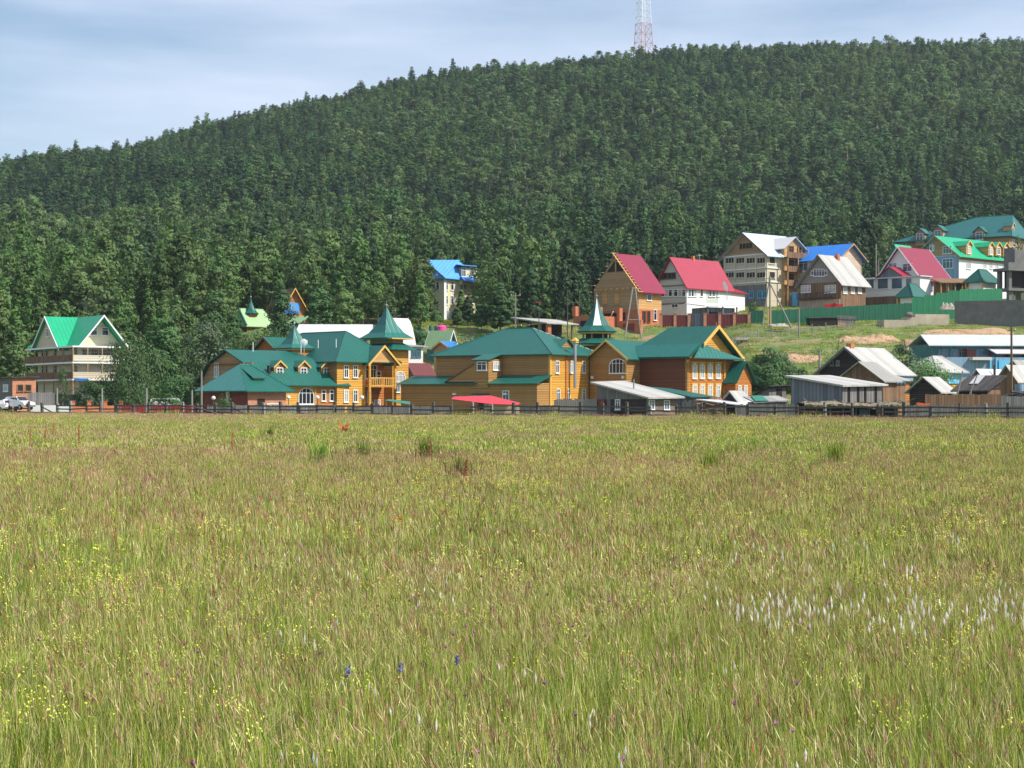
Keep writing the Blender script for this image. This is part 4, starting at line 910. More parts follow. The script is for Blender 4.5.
# -- green roofed house in the trees with small turret dormer
h = House('green_roofed_house', 'house with faded pale green roof and tiny brick-red turret peeping out between dark trees', 'house', 247, 298, 45)
W, D = h.lx(274), h.ly(231); ze = h.lz(326)
h.block(0, W, 0, D, -2, ze, 'brownb')
h.hip(0, W, 0, D, ze, h.lz(308.5, 0, D/2), 'lime', .5, ra=.4, rb=1.2, axis='x')
MB().tube((-.5, -.5, ze+.1), (-.1, D/2, h.lz(308.3, 0, D/2)), .22).build('hip_board', 'teal', h.o)
a = h.lx(252.5, 1.3); z = h.lz(321, a, 1.3)
h.block(a-.8, a+.8, 1.0, 2.6, z-.5, z+1.4, 'brick', 'lantern_wall'); h.flare(a, 1.8, 1.5, z+1.35, z+4.0, 'teal', 8)
h = House('log_cabin', 'orange log cabin gable with blue picture panel peeping out of the trees', 'cabin', 296, 306, 30)
W, D = 7, h.ly(284); W = h.lx(305); ze = h.lz(306); zr = h.lz(289, .3*W, 0)
h.gable(-2.5, W, 0, 7, -2, h.lz(308), zr, 'y', 'log_r', 'brownb', .6, trim='trim')
b = h.block(-2.2, .6, -.15, -.02, h.lz(314), h.lz(303), 'skyblue', 'picture_panel')
MB().blob((-.6, -.16, h.lz(308)), (.3, .02, .22), 8, 5, j=.1).build('picture_motif', 'trim', b); MB().box(-2.1, .4, -.17, -.151, h.lz(313.6), h.lz(311.5)).build('picture_base', 'bluep', b)
h = House('green_roofed_cabin', 'low cabin with pale green roof half hidden below the orange gable in the trees', 'cabin', 296, 292, 45)
h.gable(0, 5, 0, 5, -2, h.lz(327), h.lz(316), 'y', 'timber_b', 'lime', .4)
# -- white long roof behind hotel
h = House('long_store', 'long low storehouse with flat white roof behind the golden hotel', 'store building', 300, 272, 4)
W, D = h.lx(367), 11; ze = h.lz(333.5); zk = h.lz(324, 0, D)
h.block(0, W, 0, D, -2, ze, 'concrete'); h.mono([(-.8, -.8, ze), (W+.8, -.8, ze+.1), (W+.8, D+.8, zk), (-.8, D+.8, zk)], 'whiteroof', .3)
h.mono([(W*.72, -4.5, ze-.8), (W+1.5, -4.5, ze-.8), (W+1.5, -1, ze+.9), (W*.85, -1, ze+.9)], 'whiteroof', .3, 'porch_roof')
# -- arched hangar
h = House('arched_hangar', 'tall white arched hangar with blue end wall behind the spire tower', 'hangar', 394, 276, 38)
Ln = h.lx(422); Wd = h.ly(367); za = h.lz(318.5, Ln, Wd/2)
pts = []
n = 12
for i in range(n+1):
    t_ = -1+2*i/n; pts.append((Wd/2+Wd/2*t_, -2+(za+2)*(1-abs(t_)**1.7)**.8))
def arch_loft(y0, y1, s_, m, name):
    P0 = [(y0, Wd/2+(a-Wd/2)*s_, b*s_) for a, b in pts]; P1 = [(y1, a, b) for _, a, b in P0]
    return MB().ext(P0, P1).build(name, m, h.o)
arch_loft(0, Ln, 1.0, 'whiteroof', 'shell'); arch_loft(-.1, 0, .96, 'bluep', 'end_wall')

h = House('white_annex', 'white flat-roofed annex with two windows below the arched hangar', 'annex', 408, 262, 30)
W = h.lx(423); zt = h.lz(346.5); h.block(0, W, 0, 5, -2, zt, 'plaster'); h.mono([(-1, -.4, zt+.1), (W+.6, -.4, zt+.1), (W+.6, 5, zt+.5), (-1, 5, zt+.5)], 'slate2', .15)
for px in (413.5, 418.5): h.winp('F', px, 353, .8, 1.3, frame='tealwall', pane='glass_b')
# -- lime roofed little house
h = House('lime_roofed_hut', 'small hut with pale lime green roof and blue gable behind the hotel', 'hut', 447.5, 284, 52)
W, D = h.lx(455.5), h.ly(427); ze = h.lz(344)
h.gable(0, W, 0, D, -2, ze, h.lz(331, W/2, 0), 'y', 'tealwall', 'lime', .4, trim='white')
h = House('wooden_hut', 'low hut with curved tan front board and blue roof edge beside the lime-roofed hut', 'hut', 450, 276, 45)
W, D = h.lx(460), h.ly(434); h.gable(0, W, 0, D, -2, h.lz(348), h.lz(342, 0, D/2), 'x', 'timber_b', 'blue', .4, trim='timber')
h = House('red_roofed_shed', 'low grey shed with dark maroon roof between spire tower and hotel block', 'shed', 414, 254, 40)
W, D = h.lx(433), h.ly(404); h.gable(0, W, 0, D, -1, h.lz(373.5), h.lz(364, 0, D/2), 'x', 'grey', 'fencered', .4)

# -- open shelter and posts behind the middle block
h = House('open_shelter', 'open shelter with wide white roof and brick pillar behind the middle teal roof', 'shelter', 549, 292, 30)
W, D = h.lx(571), h.ly(517); zt = h.lz(323)
h.mono([(-1, -1, zt), (W+1, -1, zt-.1), (W+1, D*.6, zt+1.0), (-1, D+1, zt+1.5)], 'slate', .2)
h.block(2, W, 3, D-.5, -1, zt+.1, 'darkin'); h.block(-.6, .1, -.6, .1, -2, zt-.2, 'brick', 'pillar')
for px in (520, 528, 540): h.winp('L', px, 329, 1.1, 1.6, off=2, pane='curtain')
for x, y in ((W, -.3), (-.5, D*.4), (-.5, D*.8)): MB().box(x-.12, x+.12, y-.12, y+.12, -1, zt-.2).build('post', 'brownb', h.o)
h = House('red_roofed_hut', 'tiny dark hut with raspberry roof almost hidden by conifers above the hotel', 'hut', 532, 315, 45)
h.gable(0, 3.5, 0, 3.5, -2, h.lz(302), h.lz(296, 0, 1.7), 'x', 'black', 'red', .4)

# ---------------------------------------------------------------- low village houses, right
h = House('log_house', 'blackened log house with broad pale slate roof, lower porch roof and light blue window frames', 'house', 875, 212, 48)
W, D = h.lx(909), h.ly(820); ze = h.lz(371.5)
h.gable(0, W, 0, D, -2, ze, h.lz(348, 0, D/2), 'x', 'black', 'slate', .7, trim='grey')
MB().box(.2, W, -.06, -.004, 0, ze-1.2).build('log_front', 'log_r', h.o); MB().box(-.1, W+.2, -.5, -.07, ze-1.1, ze-.2).build('eave_board', 'bluewall', h.o)
for px in (895, 902.5): h.winp('F', px, 387, 1.3, 1.6, frame='shutter', off=-.06, fw=.32)
xp = -3.5; yp0, yp1 = h.ly(872, xp), h.ly(824, xp); zp = h.lz(380, xp, yp0); zq = h.lz(363, xp, (yp0+yp1)/2)
h.gable(xp, -.1, yp0-1.5, yp1-2, -2, zp, zq, 'x', 'brownb', 'slate2', .5)
h.block(-2.0, W*.35, -2.6, -.6, -1, h.lz(384, 0, -2), 'brownb', 'porch_wall'); h.mono([(-3.5, -3.1, h.lz(381, 0, -3)), (W*.4, -3.1, h.lz(380, 0, -3)), (W*.4, -.1, h.lz(373, 0, 0)), (-3.5, -.1, h.lz(373, 0, 0))], 'slate2', .12, 'porch_roof')
MB().box(W*.05, W*.05+.8, D/2-.3, D/2+.4, h.lz(350, 0, D/2), h.lz(343.5, 0, D/2)).build('chimney', 'brick', h.o)
for px in (832, 838): h.winp('L', px, 363, .5, .7, frame='post', mull=0)
# gray plank shed in front
h = House('plank_shed', 'large blue-grey vertical plank shed with pale slanting roof left of the blackened log house', 'shed', 842, 186, 42, 0)
W, D = h.lx(881.5), h.ly(791); z0_, z1_, z2_ = h.lz(386), h.lz(385.5, W, 0), h.lz(377, 0, D)
MB().ext([(0, 0, -1), (W, 0, -1), (W, D, -1), (0, D, -1)], [(0, 0, z0_), (W, 0, z1_), (W, D, z2_), (0, D, z2_)]).build('wall', 'greyblue', h.o)
MB().box(.05, W-.05, -.05, -.004, 0, z0_-.05).build('plank_front', 'grey', h.o)
h.mono([(-.5, -.5, z0_+.1), (W+.6, -.5, z1_+.15), (W+.6, D+.5, z2_+.3), (-.5, D+.5, z2_+.2)], 'slate', .2)
for px in (848.5, 858, 865, 875.5): h.winp('F', px, 395 if px > 850 else 394, .3, 2.0, frame='darkin', pane='darkin', mull=0, bar=False, sill=False, fw=.02, off=-.05, name='gap')  # thin dark strips painted as shade between the planks
# turf roofed long shed
h = House('turf_roofed_shed', 'long low open shed with sagging turf and hay roof in front of the plank shed', 'shed', 803, 181, 4, 0)
W = h.lx(907); zt = h.lz(403.5)
rn = random.Random(4); b = MB(); n = 60
def hz_(x): return zt-.12+.10*math.sin(x*.7)+.07*math.sin(x*2.1+1)
for i in range(n+1):
    x = W*i/n
    for y, dz in ((-.7, -.28), (-.78, -.05), (-.5, .12), (.4, .2), (1.8, .22), (3, 0), (3, -.3)):
        b.v.append((x+rn.uniform(-.06, .06), y+rn.uniform(-.1, .1), hz_(x)+dz+rn.uniform(-.07, .07)))
for i in range(n):
    for j in range(7): q = (j+1) % 7; b.f.append((i*7+j, i*7+q, i*7+7+q, i*7+7+j)); b.mi.append(0)
for i in range(420):
    x = rn.uniform(0, W); y = rn.uniform(-.85, 1); a_ = rn.uniform(-1, 1); z_ = hz_(x)+rn.uniform(-.15, .2)
    b.tube((x, y, z_), (x+.4*a_, y-rn.uniform(-.1, .2), z_+rn.uniform(-.25, .2)), .018, n=3)
for i in range(22): x = rn.uniform(W*.8, W) if i < 12 else rn.uniform(0, W); b.tube((x, rn.uniform(-.5, 1), zt), (x+rn.uniform(-1, 1), rn.uniform(-.8, 1), zt+rn.uniform(.2, .6)), .035, n=4)
b.build('roof', 'hay', h.o)
for i in range(9): MB().tube((W*i/8+.1, 0, -.5), (W*i/8+.1, 0, zt-.4), .09).build('post', 'rail', h.o)
h.block(0.2, W-.2, 2.6, 2.8, -.5, zt+.1, 'black', 'back_wall'); h.block(W*.6, W*.68, 2.3, 2.5, 0, 1.1, 'bluewall', 'cover_board')
# long teal single-storey building
h = House('long_low_building', 'long single-storey teal and blue building with silvery tin roof on the right hillside', 'building', 932, 258, 12)
W = h.lx(1050); ze = h.lz(344.5); D = 8
h.block(0, W, 0, D, -3, ze, 'tealwall')
h.mono([(-1, -1, ze-.1), (W, -1, ze), (W, D/2, h.lz(334, 0, D/2)), (0, D/2, h.lz(334.5, 0, D/2))], 'tin', .15)
h.mono([(0, D/2, h.lz(334.5, 0, D/2)), (W, D/2, h.lz(334, 0, D/2)), (W, D+.8, ze), (0, D+.8, ze)], 'tin', .15, 'roof_back')
x0 = h.lx(938); MB().box(x0, W, -.06, -.004, h.lz(357), h.lz(349.5)).build('brick_band', 'brick_d', h.o)
for px in (944, 955, 982, 998, 1015): h.winp('F', px, 353, 2.2, 1.3, frame='tealwall', pane='glass_b', off=-.06, mull=2)
h.winp('F', 963, 353, 1.4, 1.4, frame='brick_d', pane='darkin', off=-.06); 
h.block(h.lx(947, -3), W, -3, -.1, -2, h.lz(357, 0, -3), 'bluewall', 'lower_wing')
h.mono([(h.lx(987), -2.8, ze-1.3), (W, -2.8, ze-1.3), (W, -.07, ze-.5), (h.lx(987), -.07, ze-.5)], 'whiteroof', .15, 'canopy')
h.block(h.lx(970, -3.3), h.lx(989, -3.3), -4.2, -3.05, h.lz(360, 0, -3), h.lz(357, 0, -3), 'whiteroof', 'porch_slab')
for px in (990, 996): MB().box(h.lx(px, -3.1)-.12, h.lx(px, -3.1)+.12, -3.3, -3.05, -1, h.lz(357, 0, -3)).build('porch_post', 'shutter', h.o)
h.block(h.lx(998, -3.1), h.lx(1010, -3.1), -3.4, -3.05, 0, h.lz(360, 0, -3), 'shutter', 'blue_panel')
# slate cottage with blue windows
h = House('cottage', 'ochre cottage with wide pale slate roof and light blue windows below the long teal building', 'cottage', 937, 228, 35)
W, D = h.lx(962), h.ly(924); ze = h.lz(372)
h.hip(0, W, 0, D+5, ze, h.lz(356, W/2, D/2+2), 'slate', .7, ra=4, rb=.5, axis='x')
h.block(0, W, 0, D+5, -2, ze, 'log')
for px in (940, 945): h.winp('F', px, 375.5, .8, 1.0, frame='shutter', pane='glass_b', mull=0)
for px in (951, 957): h.winp('F', px, 377.5, 1.3, 1.5, frame='shutter', pane='curtain', fw=.3)
# black shed with slate roof
def simple_gable(name, label, cat, pc, Y, th, pl, pr, eave, ridge, wall, roof, axis='x', over=.5, z0=None, trim=None):
    h = House(name, label, cat, pc, Y, th, z0); W, D = h.lx(pr), h.ly(pl)
    mid = (0, D/2) if axis == 'x' else (W/2, 0)
    h.gable(0, W, 0, D, -1.5, h.lz(eave), h.lz(ridge, *mid), axis, wall, roof, over, trim=trim); return h, W, D
simple_gable('log_shed', 'black log shed with light slate roof between the green bush and the slatted roof shed', 'shed', 939.5, 196, 46, 910, 952, 390.5, 378, 'black', 'slate')
h, W, D = simple_gable('white_roofed_shed', 'dark gabled shed with bright white roof and thin black stove pipe', 'shed', 990, 212, 46, 966, 1011, 386, 370, 'brownb', 'whiteroof')
MB().box(.2, W, -.3, -.02, h.lz(387.5), h.lz(385.5)).build('eave_board', 'tealwall', h.o); MB().tube((W*.5, D*.25, 2), (W*.5, D*.25, h.lz(365, W*.5, D*.25)), .16).build('stove_pipe', 'darkroof', h.o)
h, W, D = simple_gable('brick_house', 'house with orange brick front and pale roof cut by the right picture edge', 'house', 1016, 206, 46, 999, 1040, 378, 366, 'brownb', 'slate')
MB().box(.1, W-.1, -.06, -.004, 0, h.lz(379)).build('brick_front', 'brick', h.o)
simple_gable('small_house', 'small house with slate roof just behind the brick fronted house at the right edge', 'house', 1020, 232, 46, 1008, 1045, 368, 361, 'brownb', 'slate2')
h = House('lean_to_shed', 'low shed with dark slatted board roof in front of the white-roofed shed', 'shed', 987, 190, 40)
W, D = h.lx(1000), h.ly(958); z = h.lz(390)
MB().ext([(0, 0, -1), (W, 0, -1), (W, D, -1), (0, D, -1)], [(0, 0, z), (W, 0, z+1.2), (W, D, z+1.2), (0, D, z)]).build('wall', 'black', h.o)
MB().box(.02, W, -.05, -.003, 0, z).build('plank_front', 'brownb', h.o)
h.mono([(-.6, -.6, z-.05), (W+.5, -.6, z+1.7), (W+.5, D+.6, z+1.7), (-.6, D+.6, z-.05)], 'darkroof', .15)
h.mono([(W*.3, D*.45, z+.75), (W*.9, D*.45, z+1.75), (W*.9, D*.75, z+1.75), (W*.3, D*.75, z+.75)], 'whiteroof', .05, 'roof_patch')
# grey house with white lean roof, centre
h = House('grey_cottage', 'grey plank cottage with long slanting white roof in front of the dark brown log wall', 'cottage', 648, 206, 40, 0)
W, D = h.lx(677), h.ly(597); z = h.lz(397)
zb = h.lz(383, 0, D)
MB().ext([(0, 0, -1), (W, 0, -1), (W, D, -1), (0, D, -1)], [(0, 0, z), (W, 0, z), (W, D, zb), (0, D, zb)]).build('wall', 'grey', h.o)
MB().box(0, W, -.05, -.003, 0, z-.1).build('brick_front', mat('rough_grey_brown_masonry', (.22, .16, .13), .9, pat='brick', period=.3), h.o)
h.mono([(-.7, -.8, z-.05), (W+.6, -.8, z+.05), (W+.3, D+.5, zb+.35), (-.7, D+.5, zb+.15)], 'slate', .2)
for px in (651.5, 666.5): h.winp('F', px, 405, 1.0, 1.2, off=-.05, frame='white', pane='glass_b')
h.block(-.08, -.003, .3, D*.72, 0, 2.1, 'black', 'log_side'); h.winp('L', 618, 404.5, .9, 1.3, off=-.08, pane='glass_b')
h.block(-.4, -.1, D*.8, D*.98, 1.2, 2.1, 'brick_d', 'meter_box')
MB().tube((2, D*.5, z), (2, D*.5, z+2.2), .1).build('stove_pipe', 'post', h.o)
h = House('lean_to', 'narrow lean-to with slanting teal roof beside the grey cottage', 'lean-to', 692, 212, 30, 0)
D = h.ly(650); z = h.lz(395); h.block(0, 3, 0, D, -1, z-.1, 'greyblue'); h.mono([(-.6, -.5, z-.2), (3.4, -.5, z-.2), (3.4, D+.3, z+.9), (-.6, D+.3, z+1.15)], 'teal', .12)
# ramshackle sheds
h, W, D = simple_gable('white_roofed_hut', 'tiny dark hut with white gable roof in front of the orange annex', 'hut', 738, 190, 50, 724, 748, 401, 392, 'black', 'slate', z0=0, over=.4)
h.mono([(-1.8, -1.5, h.lz(405)), (3, -1.5, h.lz(405)), (2, -.1, h.lz(400.5)), (-2.5, 4, h.lz(399))], 'whiteroof', .1, 'porch_roof'); h.block(-.8, 3, -1.2, -.2, -.5, h.lz(406), 'greyblue', 'porch')
h = House('grey_shed', 'leaning open grey plank shed with sloping roof in front of the round green bush', 'shed', 769, 196, 35, 0)
W, D = h.lx(786), h.ly(752); z = h.lz(386.5)
MB().ext([(0, 0, -1), (W, 0, -1), (W, D, -1), (0, D, -1)], [(0, 0, z), (W, 0, z), (W, D, z-1.3), (0, D, z-1.3)]).build('wall', 'grey', h.o)
h.mono([(-.4, -.5, z+.1), (W+.5, -.5, z+.25), (W+.5, D+.4, z-1.1), (-.4, D+.4, z-1.2)], 'darkroof', .12)
h.block(W*.45, W*.75, -.06, -.003, .6, z-.3, 'darkin', 'doorway')  # doorway is a dark sheet, its inner shade painted in
h = House('low_store', 'low plank store with patched white roof between the tiny hut and the large plank shed', 'store shed', 757, 184, 12, 0)
W = h.lx(788); z = h.lz(401); h.block(0, W, 0, 3, -1, z-.1, 'grey')
h.mono([(-.5, -.5, z-.1), (W, -.5, z+.1), (W, 3, z+.6), (-.5, 3, z+.5)], 'slate2', .12); h.mono([(-.4, -.55, z+.03), (1.1, -.55, z+.05), (1.6, 2.8, z+.62), (.3, 2.8, z+.6)], 'tarp', .05, 'roof_patch', 'green roof patch')
# ================================================================ FENCES, POLES, VEHICLES, SMALL THINGS
rn = random.Random(7)
# rail fence along the far edge of the meadow, in sections
FA, FB = (X(-40, 229), 229.0), (X(1064, 153), 153.0)
secs = [(-40, 118, 'dark rail fence section at the far left, in front of the parked white cars'), (118, 300, 'dark rail fence section with a loose diagonal rail in front of the brick pavilion'),
        (300, 515, 'dark rail fence section in front of the golden balcony block and red awning'), (515, 700, 'dark rail fence section in front of the grey cottage'),
        (700, 880, 'dark rail fence section in front of the turf-roofed shed'), (880, 1064, 'dark rail fence section at the far right with a taller post')]
def on_line(px):
    k = (px-512)/FL; dx, dy = FB[0]-FA[0], FB[1]-FA[1]
    t = (k*FA[1]-FA[0])/(dx-k*dy); return FA[0]+dx*t, FA[1]+dy*t
for a, b, lab in secs:
    x0, y0 = on_line(a+1); x1, y1 = on_line(b-1); L_ = math.hypot(x1-x0, y1-y0)
    f = thing('rail_fence', lab, 'fence', (x0, y0, 0), math.atan2(y1-y0, x1-x0), 'rail fences along the meadow')
    n = max(2, round(L_/2.6))
    px_ = [L_*i/n+rn.uniform(-.3, .3) for i in range(n+1)]; hs = [rn.uniform(1.35, 1.85) for _ in px_]
    for x, hh in zip(px_, hs):
        w = rn.uniform(.10, .17); o = MB().ext([(x-w, -w, -.3), (x+w, -w, -.3), (x+w, w, -.3), (x-w, w, -.3)], [(x-w*.8+rn.uniform(-.05, .05), -w, hh), (x+w*.8, -w, hh), (x+w*.8, w, hh-.05), (x-w*.8, w, hh+.04)]).build('post', 'rail' if rn.random() < .85 else 'post', f)
    for i in range(n):
        for z in (.5, .95, 1.35):
            if rn.random() < .08: continue
            za, zb_ = z+rn.uniform(-.07, .07), z+rn.uniform(-.07, .07)
            if rn.random() < .05: zb_ = .1
            MB().slab([(px_[i]-.15, -.17, za), (px_[i+1]+.15, -.17, zb_), (px_[i+1]+.15, -.1, zb_), (px_[i]-.15, -.1, za)], .16).build('rail', 'rail', f)
    if a == 118: MB().tube((L_*.42, -.3, 1.3), (L_*.62, -.5, .1), .1).build('rail', 'rail', f)
    if a == 300: MB().tube((L_*.16, -.3, 0), (L_*.185, -.3, 1.7), .08).build('post', 'post', f)[ 'label'] = 'pale leaning brace'
def board_fence(name, label, pa, Ya, pb, Yb, h0, m, step=.28, jag=.06, za=None, zb=None, cat='fence', th=.04, posts=0, postm='post', ph=.2, group=None):
    xa, xb = X(pa, Ya), X(pb, Yb); L_ = math.hypot(xb-xa, Yb-Ya); rz = math.atan2(Yb-Ya, xb-xa)
    za = terrain(xa, Ya) if za is None else za; zb = terrain(xb, Yb) if zb is None else zb
    f = thing(name, label, cat, (xa, Ya, za), rz, group)
    n = max(1, int(L_/step)); b = MB()
    for i in range(n):
        x0, x1 = L_*i/n, L_*(i+1)/n-(.015 if jag else 0); zt = (zb-za)*(i+.5)/n; gx, gy = xa+(xb-xa)*i/n, Ya+(Yb-Ya)*i/n
        b.box(x0, x1, 0, th, min(zt, terrain(gx, gy)-za)-.6, zt+h0+(rn.uniform(-jag, jag) if jag else 0))
    b.build('boards' if jag else 'sheet_panel', m, f)
    for i in range(posts):
        x = L_*i/max(1, posts-1); z = (zb-za)*i/max(1, posts-1)
        MB().box(x-.25, x+.25, -.12, th+.2, z-1.5, z+h0+ph).box(x-.32, x+.32, -.2, th+.28, z+h0+ph+.005, z+h0+ph+.1).build('post', postm, f)
    return f
board_fence('board_fence', 'low weathered grey board fence in front of the brick pavilion and dormered wing', 207, 217, 345, 219, 1.35, 'grey', za=0, zb=0)
board_fence('board_fence', 'weathered grey board fence in front of the balcony block and dark log side wing', 347, 219, 452, 219, 1.15, 'grey', za=0, zb=0)
board_fence('board_fence', 'grey board fence between the red awning and the taller picket boards', 521, 216, 554, 215, 1.3, 'grey', za=0, zb=0)
board_fence('board_fence', 'tall light grey vertical board fence left of the grey cottage', 554, 213, 597, 212, 2.1, 'post', za=0, zb=0, jag=.1)
board_fence('board_fence', 'dark grey board fence between lean-to and tiny white-roofed hut', 682, 204, 722, 202, 1.9, 'grey', za=0, zb=0, jag=.15)
board_fence('board_fence', 'grey plank fence in front of the patched white store', 735, 181, 795, 180, 1.55, 'grey', za=0, zb=0)
board_fence('board_fence', 'grey plank fence behind the rail fence at the lower right', 905, 178, 1050, 176, 1.45, 'grey', za=0, zb=0)
board_fence('board_fence', 'rusty brown vertical board fence in front of the black log shed', 925, 184, 1001, 184, 2.3, 'brownb', za=.3, zb=.3, step=.35)
board_fence('board_fence', 'grey-brown board fence at right edge in front of the brick fronted house', 1001, 186, 1045, 186, 2.2, 'grey', za=.2, zb=.2)
board_fence('board_fence', 'dark unpainted board fence under the green-roofed guest house', 28, 228, 55, 230, 3.0, 'grey', za=0, zb=0)
board_fence('low_wall', 'low white wall between the cars and the brick gate posts', 31, 226, 73, 227, 1.3, 'plaster', za=0, zb=0, jag=0, step=20, cat='wall')
board_fence('brick_fence', 'orange brick fence with capped pillars in front of the dark bushes', 73, 227, 121, 230, 1.25, 'brick', za=0, zb=0, jag=0, step=30, posts=4, postm='brick', ph=.55)
board_fence('metal_fence', 'long dark red fence behind the rail fence left of the brick pavilion', 121, 229, 200, 229, 1.35, 'wallred', za=0, zb=0, jag=0, step=30)
board_fence('metal_fence', 'maroon sheet fence with brick posts below the rose-red roofed house', 661, 300, 689, 300, 1.75, 'fencered', za=Z(325, 300), zb=Z(325, 300), jag=0, step=40, posts=3, postm='brick_p')
board_fence('board_fence', 'short dark board fence between two maroon fence runs', 689, 300, 705, 299, 2.2, 'greyblue', za=Z(326, 300), zb=Z(326, 300), posts=0)
board_fence('metal_fence', 'maroon sheet fence with brick posts left of the green fence', 705, 298, 749, 298, 1.75, 'fencered', za=Z(324.5, 298), zb=Z(324, 298), jag=0, step=40, posts=4, postm='brick_p')
board_fence('metal_fence', 'short dark green sheet fence left of the wooden power pole', 749, 298, 763, 298, 2.1, 'fencegreen', za=Z(322.5, 298), zb=Z(322.5, 298), jag=0, step=40)
gate = board_fence('gate', 'ochre yellow gate leaf beside the legs of the power pole', 768, 297, 771.5, 297, 2.2, 'trim', za=Z(321.5, 297), zb=Z(321.5, 297), cat='gate')
board_fence('metal_fence', 'long dark green sheet fence in front of the plank house', 771.5, 297, 912, 305, 1.75, 'fencegreen', za=Z(320.5, 297), zb=Z(312.5, 305), jag=0, step=1.6)
board_fence('metal_fence', 'lighter green sheet fence stepping uphill towards the concrete frame', 912, 305, 960, 308, 1.75, 'fencegreen2', za=Z(308.5, 305), zb=Z(299, 308), jag=0, step=2.2)
board_fence('metal_fence', 'lighter green sheet fence just left of the concrete frame', 960, 308, 1002, 314, 1.75, 'fencegreen2', za=Z(299, 308), zb=Z(298, 314), jag=0, step=2.2)
board_fence('retaining_wall', 'long dark grey block wall below the concrete frame', 954.5, 298, 1060, 292, 3.1, 'concrete', za=Z(318, 298), zb=Z(318, 292), jag=0, step=60, cat='wall', th=.4)
s_ = thing('concrete_steps', 'pale concrete ramp and steps on the grass left of the dark block wall', 'steps', (X(914, 296), 296, Z(321, 296)), R(12))
for i, (x0, x1, z0, z1) in enumerate(((-6.0, 0, -2, .1), (-1.4, 6.5, -2, .65), (0.6, 7, -2, 1.25))): MB().box(x0, x1, -.9+.8*i, 2, z0, z1).build('step', 'concrete_l', s_)
MB().blob((-.8, 0, 1.1), (.7, .6, .5), 7, 4).build('rubble', 'concrete', s_)
def rock_pile(label, pc, Y, py, w, h_, m='stone', n=8, cat='rubble heap'):
    if m == 'dirt': Y = gy(pc, py)
    x0 = X(pc, Y); t_ = thing('rubble_heap' if m != 'dirt' else 'earth_heap', label, cat, (x0, Y, terrain(x0, Y) if m == 'dirt' else Z(py, Y))); r2 = random.Random(pc); b = MB()
    nx_, ny_ = 34, 14; bumps = [(r2.uniform(-.85, .85), r2.uniform(-.6, .6), r2.uniform(.12, .3), r2.uniform(.3, 1)) for _ in range(n)]
    for j in range(ny_+1):
        for i in range(nx_+1):
            u, v = -1+2*i/nx_, -1+2*j/ny_; k = max(0, 1-u*u-v*v)**.5
            z = k*(.25+sum(a*math.exp(-((u-p)**2+(v-q)**2)/c/c) for p, q, c, a in bumps)*.6)*h_+r2.uniform(-.08, .08)*h_*(k > 0)-.12*(k <= 0)
            gx, gy_ = u*w, v*w*.45; g0 = (terrain(x0+gx, Y+gy_)-terrain(x0, Y)) if m == 'dirt' else 0
            b.v.append((gx, gy_, z+g0))
    for j in range(ny_):
        for i in range(nx_): o = j*(nx_+1)+i; b.f.append((o, o+1, o+nx_+2, o+nx_+1)); b.mi.append(0)
    for i in range(n*2): u, v = r2.uniform(-.8, .8), r2.uniform(-.7, .3); s_ = r2.uniform(.05, .16); g0 = (terrain(x0+u*w, Y+v*w*.45)-terrain(x0, Y)) if m == 'dirt' else 0; b.blob((u*w, v*w*.45, g0+.3*h_*(1-u*u)), (s_*1.4, s_, s_), 6, 4, seed=i, j=.3)
    b.build('earth' if m == 'dirt' else 'stones', m, t_, fix=False)
rock_pile('small pile of white rubble below the wooden power pole', 778, 290, 326, 1.8, .8)
rock_pile('heap of tan stones at the foot of the lighter green fence', 947, 300, 309, 1.4, 1.6)
rock_pile('broad heap of bare orange earth above the black log house roof', 868, 262, 341, 5.5, 1.3, 'dirt', 12, 'earth heap')
rock_pile('heap of bare earth behind the round green bush', 795, 258, 360, 4.5, 1.3, 'dirt', 10, 'earth heap')
rock_pile('orange earth mound left of the long teal building', 918, 262, 351, 3.4, 1.6, 'dirt', 9, 'earth heap')
rock_pile('low orange earth bank above the long teal building', 968, 268, 333, 8, .5, 'dirt', 14, 'earth heap')
# dark container shed on the hillside with broken fence
Yq = gy(830, 327); s_ = thing('black_shed', 'black tarred box shed with leaning boards on the grassy hillside', 'shed', (X(810, Yq), Yq, Z(327, Yq)), R(5))
MB().box(0, 4.8, 0, 2.5, -1, 1.6).build('wall', 'darkin', s_); MB().slab([(-.2, -.2, 1.6), (4.9, -.2, 1.75), (4.9, 2.7, 1.9), (-.2, 2.7, 1.75)], .12).build('roof', 'darkroof', s_)
MB().box(4.9, 8.0, 0, 2.0, -1, 1.5).build('side_store', 'grey', s_); MB().box(4.9, 6.2, -.1, -.01, -1, .8).build('brick_panel', 'brick_p', s_)
for i in range(5): MB().slab([(4.8, -.1, 1.55+i*.12), (8.2, -.1, 1.4+i*.12), (8.2, .15, 1.4+i*.12), (4.8, .15, 1.55+i*.12)], .09).build('plank', 'grey', s_)
Ya, Yb_ = gy(730, 352), gy(856, 329); xa, xb = X(730, Ya), X(856, Yb_); L_ = math.hypot(xb-xa, Yb_-Ya)
f = thing('stick_fence', 'broken slanting fence of grey sticks climbing the grass slope', 'fence', (xa, Ya, 0), math.atan2(Yb_-Ya, xb-xa)); r2 = random.Random(9); b = MB(); p_ = None
